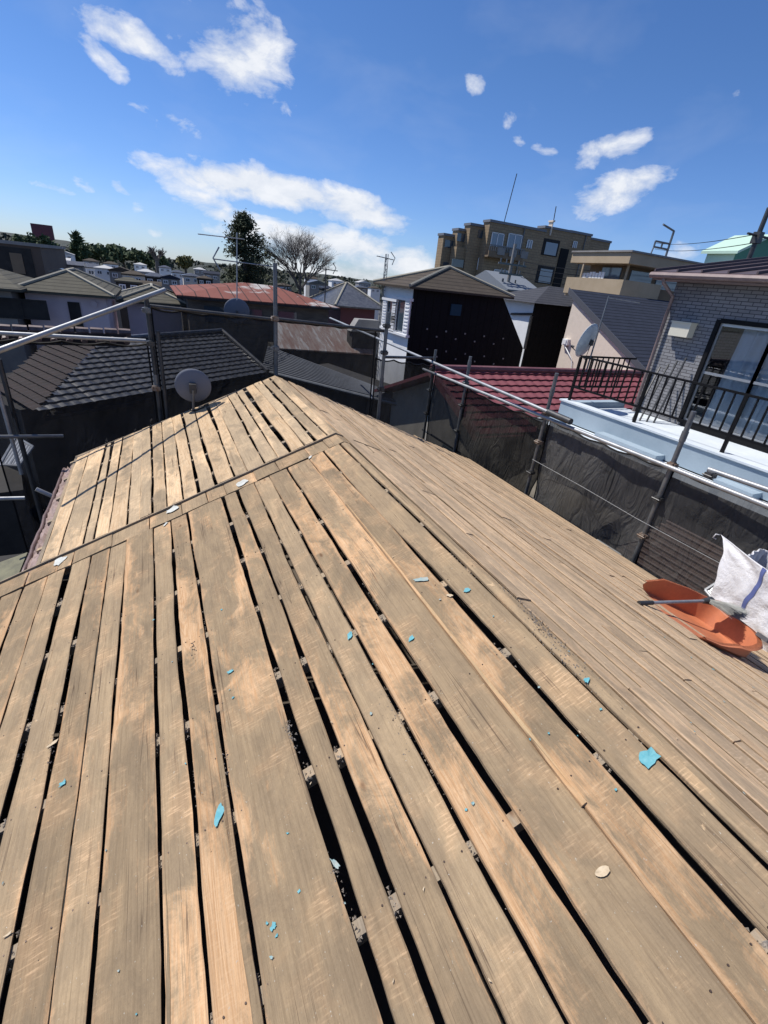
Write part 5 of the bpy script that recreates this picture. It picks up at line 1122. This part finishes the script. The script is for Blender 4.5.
q_ = at(213, 258, y=17.8); m.tube([at(219, 247, y=17.8), q_, at(220, 270, y=17.8)], .025, 5); m.build('lower_arm', M_STEEL_L, TA)
LM = thing('lattice_aerial_mast', 'slim lattice mast with a small aerial beside the white shuttered house', 'aerial')
p = at(387, 254, y=16.2); m = MB(); r3 = .11
for k_ in range(3): a_ = k_*2.094; m.tube([(p.x+r3*cos(a_), 16.2+r3*sin(a_), -3.), (p.x+.05*cos(a_), 16.2+.05*sin(a_), p.z)], .012, 4)
for i in range(26):
    z_ = p.z-.1-i*.16; rr = .05+.06*(i/30); k_ = i % 3; a_ = k_*2.094; b_ = a_+2.094; m.tube([(p.x+rr*cos(a_), 16.2+rr*sin(a_), z_), (p.x+rr*cos(b_), 16.2+rr*sin(b_), z_-.16)], .008, 4); a_ += 2.094; b_ += 2.094; m.tube([(p.x+rr*cos(a_), 16.2+rr*sin(a_), z_), (p.x+rr*cos(b_), 16.2+rr*sin(b_), z_-.16)], .008, 4)
m.build('lattice', M_STEEL, LM)
m = MB(); a = at(377, 256, y=16.2); b = at(394, 260, y=16.2); yagi(m, a, b-a, (b-a).length, 5, .12, r=.01); m.tube([at(391, 252, y=16.2), at(395, 258, y=16.2), at(392, 265, y=16.2)], .014, 5); m.build('aerial_arm', M_STEEL, LM)
SA = thing('roof_aerial', 'small aerial with curved reflector on the far roofs right of the bare tree', 'aerial')
p = at(326, 268, y=24); m = MB(); m.tube([(p.x, 24, p.z), (p.x, 24, -3)], .03, 5); m.build('shaft', M_STEEL_D, SA); m = MB(); yagi(m, at(316, 268, y=24), Vector((1, 0, -.02)), 1.1, 6, .15, r=.015); m.tube([at(333, 263, y=24), at(336, 268, y=24), at(333, 274, y=24)], .02, 5); m.build('arm', M_STEEL_D, SA)
m = MB(); m.tube([at(609, 298, x=9.2), at(640, 303, x=9.2)], .01, 4); tag(m.build('aerial_rod', M_STEEL), 'thin horizontal aerial rod above the blue slate roof', 'aerial')

# ================================================================== TREES
def leafcloud(m, c, r, n, s, squash=1., seed=0):
    for _ in range(n):
        d = Vector((random.gauss(0, 1), random.gauss(0, 1), random.gauss(0, 1))).normalized()*r*random.random()**.4; d.z *= squash
        p = c+d; a = Vector((random.gauss(0,1), random.gauss(0,1), random.gauss(0,1))).normalized(); b = a.orthogonal().normalized(); k = s*random.uniform(.5, 1.3)
        m.add([p+a*k, p+b*k*.7, p-a*k, p-b*k*.7], [(0, 1, 2, 3)])
def cedar(px, pyt, pyb, y, wpx, label, group=None, mt=None, n=5200, leaf=.16):
    T = thing('cedar_tree', label, 'tree', group); tp_ = at(px, pyt, y=y); bt = at(px, pyb, y=y); Wd = abs(at(px+wpx, pyb, y=y).x-at(px-wpx, pyb, y=y).x)/2
    hgt_ = tp_.z-bt.z; m = MB(); m.tube([(tp_.x, y, -H), (tp_.x, y, bt.z), (tp_.x, y, tp_.z-.3)], [.3, .2, .04], 8); m.build('trunk', M_BARK, T)
    m = MB(); nl = 46; z0 = bt.z-1.5
    br = MB()
    for i in range(nl*3):
        f = random.random()**1.35; z = z0+(tp_.z-z0)*f; rad = Wd*1.42*((1-f)**.72)*random.uniform(.35, 1.15)*(1+.35*nz(f*6, 2))+.10; a = random.random()*6.283
        e_ = Vector((tp_.x+rad*cos(a), y+rad*sin(a), z+rad*.22)); s_ = Vector((tp_.x, y, z)); br.tube([s_, e_], [.035, .01], 4)
        k = int(n/(nl*3)); 
        for q in range(k):
            g_ = random.uniform(.25, 1.06); p = s_.lerp(e_, g_)+Vector((random.gauss(0, .16), random.gauss(0, .16), random.gauss(0, .13)-.05)); d = Vector((random.gauss(0,1), random.gauss(0,1), random.gauss(0,.6)+.4)).normalized(); o_ = d.orthogonal().normalized(); L_ = leaf*random.uniform(.5, 1.2)
            m.add([p-o_*L_*.3, p+d*L_, p+o_*L_*.3], [(0, 1, 2)])
    m.build('crown', mt or M_CEDAR, T); br.build('limbs', M_BARK, T); return T
cedar(244, 217, 288, 30, 33, 'large dark ragged cedar behind the rusty tin roof', n=15000, leaf=.17)
def baretree(px, pyt, pyb, y, wpx, label, mt=M_BARKG, depth=7, r0=.13):
    T = thing('bare_tree', label, 'tree'); b = at(px, pyb, y=y); tp_ = at(px, pyt, y=y); hh = tp_.z-b.z
    m = MB(); m2 = MB(); m.tube([(b.x, y, -H), (b.x, y, b.z-.2), (b.x, y, b.z+.2)], [r0*1.6, r0*1.2, r0], 8); m.build('trunk', mt, T)
    def grow(p, d, L_, r, k):
        q = p+d*L_*.5+Vector((random.gauss(0,.03), random.gauss(0,.03), 0))*L_; e_ = q+(d+Vector((random.gauss(0,.1), random.gauss(0,.1), .08))).normalized()*L_*.5
        m2.tube([p, q, e_], [r, r*.85, r*.68], 5 if k > 3 else 3, cap=False)
        if k == 0: return
        for _ in range(3 if k > 2 or random.random() < .5 else 2):
            a = random.random()*6.283; s_ = Vector((cos(a), sin(a), 0)); nd = (d*1.0+s_*random.uniform(.3, .85)+Vector((0, 0, .06))).normalized(); grow(q.lerp(e_, random.uniform(.2, 1)), nd, L_*random.uniform(.62, .88), r*.60, k-1)
    for i in range(6):
        a = i*1.05+.3; d = Vector((cos(a)*.75, sin(a)*.5, 1)).normalized(); grow(Vector((b.x, y, b.z+.1)), d, hh*.30, r0*.8, depth-1)
    m2.build('limbs', mt, T); return T
random.seed(21)
baretree(300, 228, 292, 31, 30, 'leafless grey spreading tree right of the cedar', depth=8, r0=.085)
def roundtree(px, pyt, pyb, y, wpx, label, mt, group, n=500, leaf=None):
    T = thing('broadleaf_tree', label, 'tree', group); tp_ = at(px, pyt, y=y); bt = at(px, pyb, y=y); W_ = wpx*y/FPX*1.05; hh = tp_.z-bt.z; lf = leaf or W_*.16
    m = MB(); m.tube([(bt.x, y, -H), (bt.x, y, tp_.z-hh*.5)], [.35, .15], 6); m.build('trunk', M_BARK, T)
    m = MB()
    for i in range(6):
        a = random.random()*6.3; rr = random.uniform(0, .55)*W_; leafcloud(m, Vector((bt.x+rr*cos(a), y+rr*sin(a), bt.z+hh*random.uniform(.35, .72))), W_*random.uniform(.4, .62), n//6, lf, min(1.3, hh/W_*.55))
    m.build('crown', mt, T); return T
GT = 'trees along the distant rise'
for (px, pt, pb, y, wp, l) in [(76,234,262,110,8,'tallest pointed dark tree on the rise at the left'),(97,243,262,112,10,'dark round tree right of the pointed one on the left rise'),(111,242,264,108,11,'dense dark round tree, widest of the left group'),(124,244,265,112,9,'dark round tree at the middle of the left skyline group'),
        (137,249,267,110,9,'fourth dark round tree along the left skyline'),(150,251,270,112,8,'dark round tree beside the pale bare one on the skyline'),(163,254,272,108,8,'last dark round tree before the gap in the skyline'),(87,243,262,105,6,'small dark tree tucked between the pointed and round ones')]:
    if px in (76,): cedar(px, pt, pb, y, wp, l, GT, M_LEAF, n=1200, leaf=1.0)
    else: roundtree(px, pt, pb, y, wp, l, M_LEAF, GT)
roundtree(186, 255, 272, 90, 8, 'yellow-olive round tree alone left of the cedar', M_YLEAF, GT, n=600)
for (px, pt, pb, y, wp, l) in [(52,231,262,100,8,'dark tree right of the maroon billboard'),(35,228,256,98,7,'dark tree in front of the maroon billboard'),(22,232,255,102,6,'dark tree left of the maroon billboard')]:
    roundtree(px, pt, pb, y, wp, l, M_LEAF, GT, n=420)
baretree(157, 243, 262, 105, 8, 'small pale leafless tree on the left skyline', depth=5, r0=.3)
BB = thing('billboard', 'dark maroon billboard on the left skyline above the trees', 'billboard'); a = at(30, 223, y=118); b = at(52, 227, y=118); zb_ = at(40, 240, y=118).z
m = MB(); m.box((a.x, 118, zb_), (b.x, 118.6, a.z)); m.build('panel', worn('maroon_panel', (.16,.035,.05), (.10,.035,.045), .3, .6), BB); m = MB(); m.box((a.x+.6, 118.2, -H), (a.x+.9, 118.5, zb_)); m.box((b.x-.9, 118.2, -H), (b.x-.6, 118.5, zb_)); m.build('post', M_STEEL_D, BB)
# ------------------------------------------------------------------ distant houses
random.seed(5)
wms = [('white', M_WHITE), ('grey', M_CONC), ('cream', M_CREAM), ('dark', M_DKWALL), ('lavender', M_LAV)]
rms = [('grey tiled', M_KAWARA), ('brown slate', M_SLATEB), ('olive slate', M_SLATE), ('blue-grey slate', M_SLATEG), ('pale metal', mat('pale_roof', (.42,.42,.41), .6))]
FH = [(5,262,50,18,2,1),(58,258,60,14,0,4),(70,262,48,16,1,0),(85,264,55,16,0,0),(104,266,52,14,0,4),(120,268,46,16,1,1),(133,272,40,16,2,1),(146,270,55,12,1,4),(155,274,45,16,3,0),(170,276,38,14,1,3),(178,271,60,10,0,0),(192,274,50,14,2,0),(205,277,45,12,3,1),(212,272,70,12,1,3),(128,279,30,18,3,2),(150,283,30,16,3,1),
      (60,270,36,14,3,0),(42,266,42,14,4,2),(255,284,55,16,3,0),(285,284,50,12,1,1),(318,281,60,16,1,0),(330,287,45,14,3,3),(345,284,80,14,2,1),(362,286,65,12,1,0),(376,287,75,10,0,1),(352,292,40,14,3,0),(338,279,110,12,0,4),(365,281,120,12,1,4),(312,277,100,10,0,1),(110,262,85,10,0,1),(90,259,90,10,1,1),(65,252,100,10,0,4),(50,249,105,12,1,1),(140,263,95,9,0,4),(165,266,90,9,0,0),(200,268,100,9,1,4)]
adj = ['nearest the left edge', 'below the pointed tree', 'left of centre of the skyline', 'behind the lavender house', 'in the middle distance', 'by the pale bare tree', 'beyond the cedar', 'far off under the dark trees']
FG = 'distant houses below the skyline'
for i, (px, py, y, wp, wi, ri) in enumerate(FH):
    p = at(px, py, y=y); W_ = wp*y/FPX; pos_ = 'left of the billboard' if px < 25 else 'below the billboard' if px < 62 else 'behind the lavender house' if px < 110 else 'under the round trees' if px < 165 else 'left of the cedar' if px < 220 else 'behind the rusty tin roof' if px < 310 else 'right of the bare tree' if px < 350 else 'next to the lattice mast'
    size = 'tiny' if y > 80 else 'small'; 
    nth = sum(1 for q in FH[:i] if abs(q[0]-px) < 26)
    lab = '%s %s house with %s roof, %s, roof top %d px tall class' % (size, wms[wi][0], rms[ri][0], pos_, nth)
    lab = '%s %s house, %s roof, %s%s' % (size, wms[wi][0], rms[ri][0], pos_, '' if nth == 0 else ', beside ' + wms[FH[i-1][4]][0] + ' one')
    x0_, x1_ = p.x-W_/2, p.x+W_/2; dp = W_*.8; ze = p.z-W_*.16
    hh = W_*.16
    house('distant_house', lab, x0_, x1_, y, y+dp, ze, hh, wms[wi][1], rms[ri][1], W_*.05, random.random() < .6, FG, axis=random.choice('xy'), wins=[('f', x0_+W_*.15, ze-W_*.25, W_*.18, W_*.14, M_GLASS), ('f', x0_+W_*.6, ze-W_*.25, W_*.2, W_*.14, M_GLASS)])

# ------------------------------------------------------------------ finish: put every thing's origin at its base
bpy.context.view_layer.update()
def kids(o): return [c for c in bpy.data.objects if c.parent == o]
for o in [q for q in bpy.data.objects if q.parent is None and q.type in ('EMPTY', 'MESH') and not q.get('kind') == 'structure']:
    ch = []; st = [o]
    while st:
        q = st.pop(); 
        if q.type == 'MESH': ch.append(q)
        st += kids(q)
    lo = [1e9]*3; hi = [-1e9]*3
    for q in ch:
        for v in q.data.vertices:
            for k in range(3): lo[k] = min(lo[k], v.co[k]); hi[k] = max(hi[k], v.co[k])
    base = Vector(((lo[0]+hi[0])/2, (lo[1]+hi[1])/2, lo[2]))
    for q in ch: q.data.transform(Matrix.Translation(-base))
    o.location = base
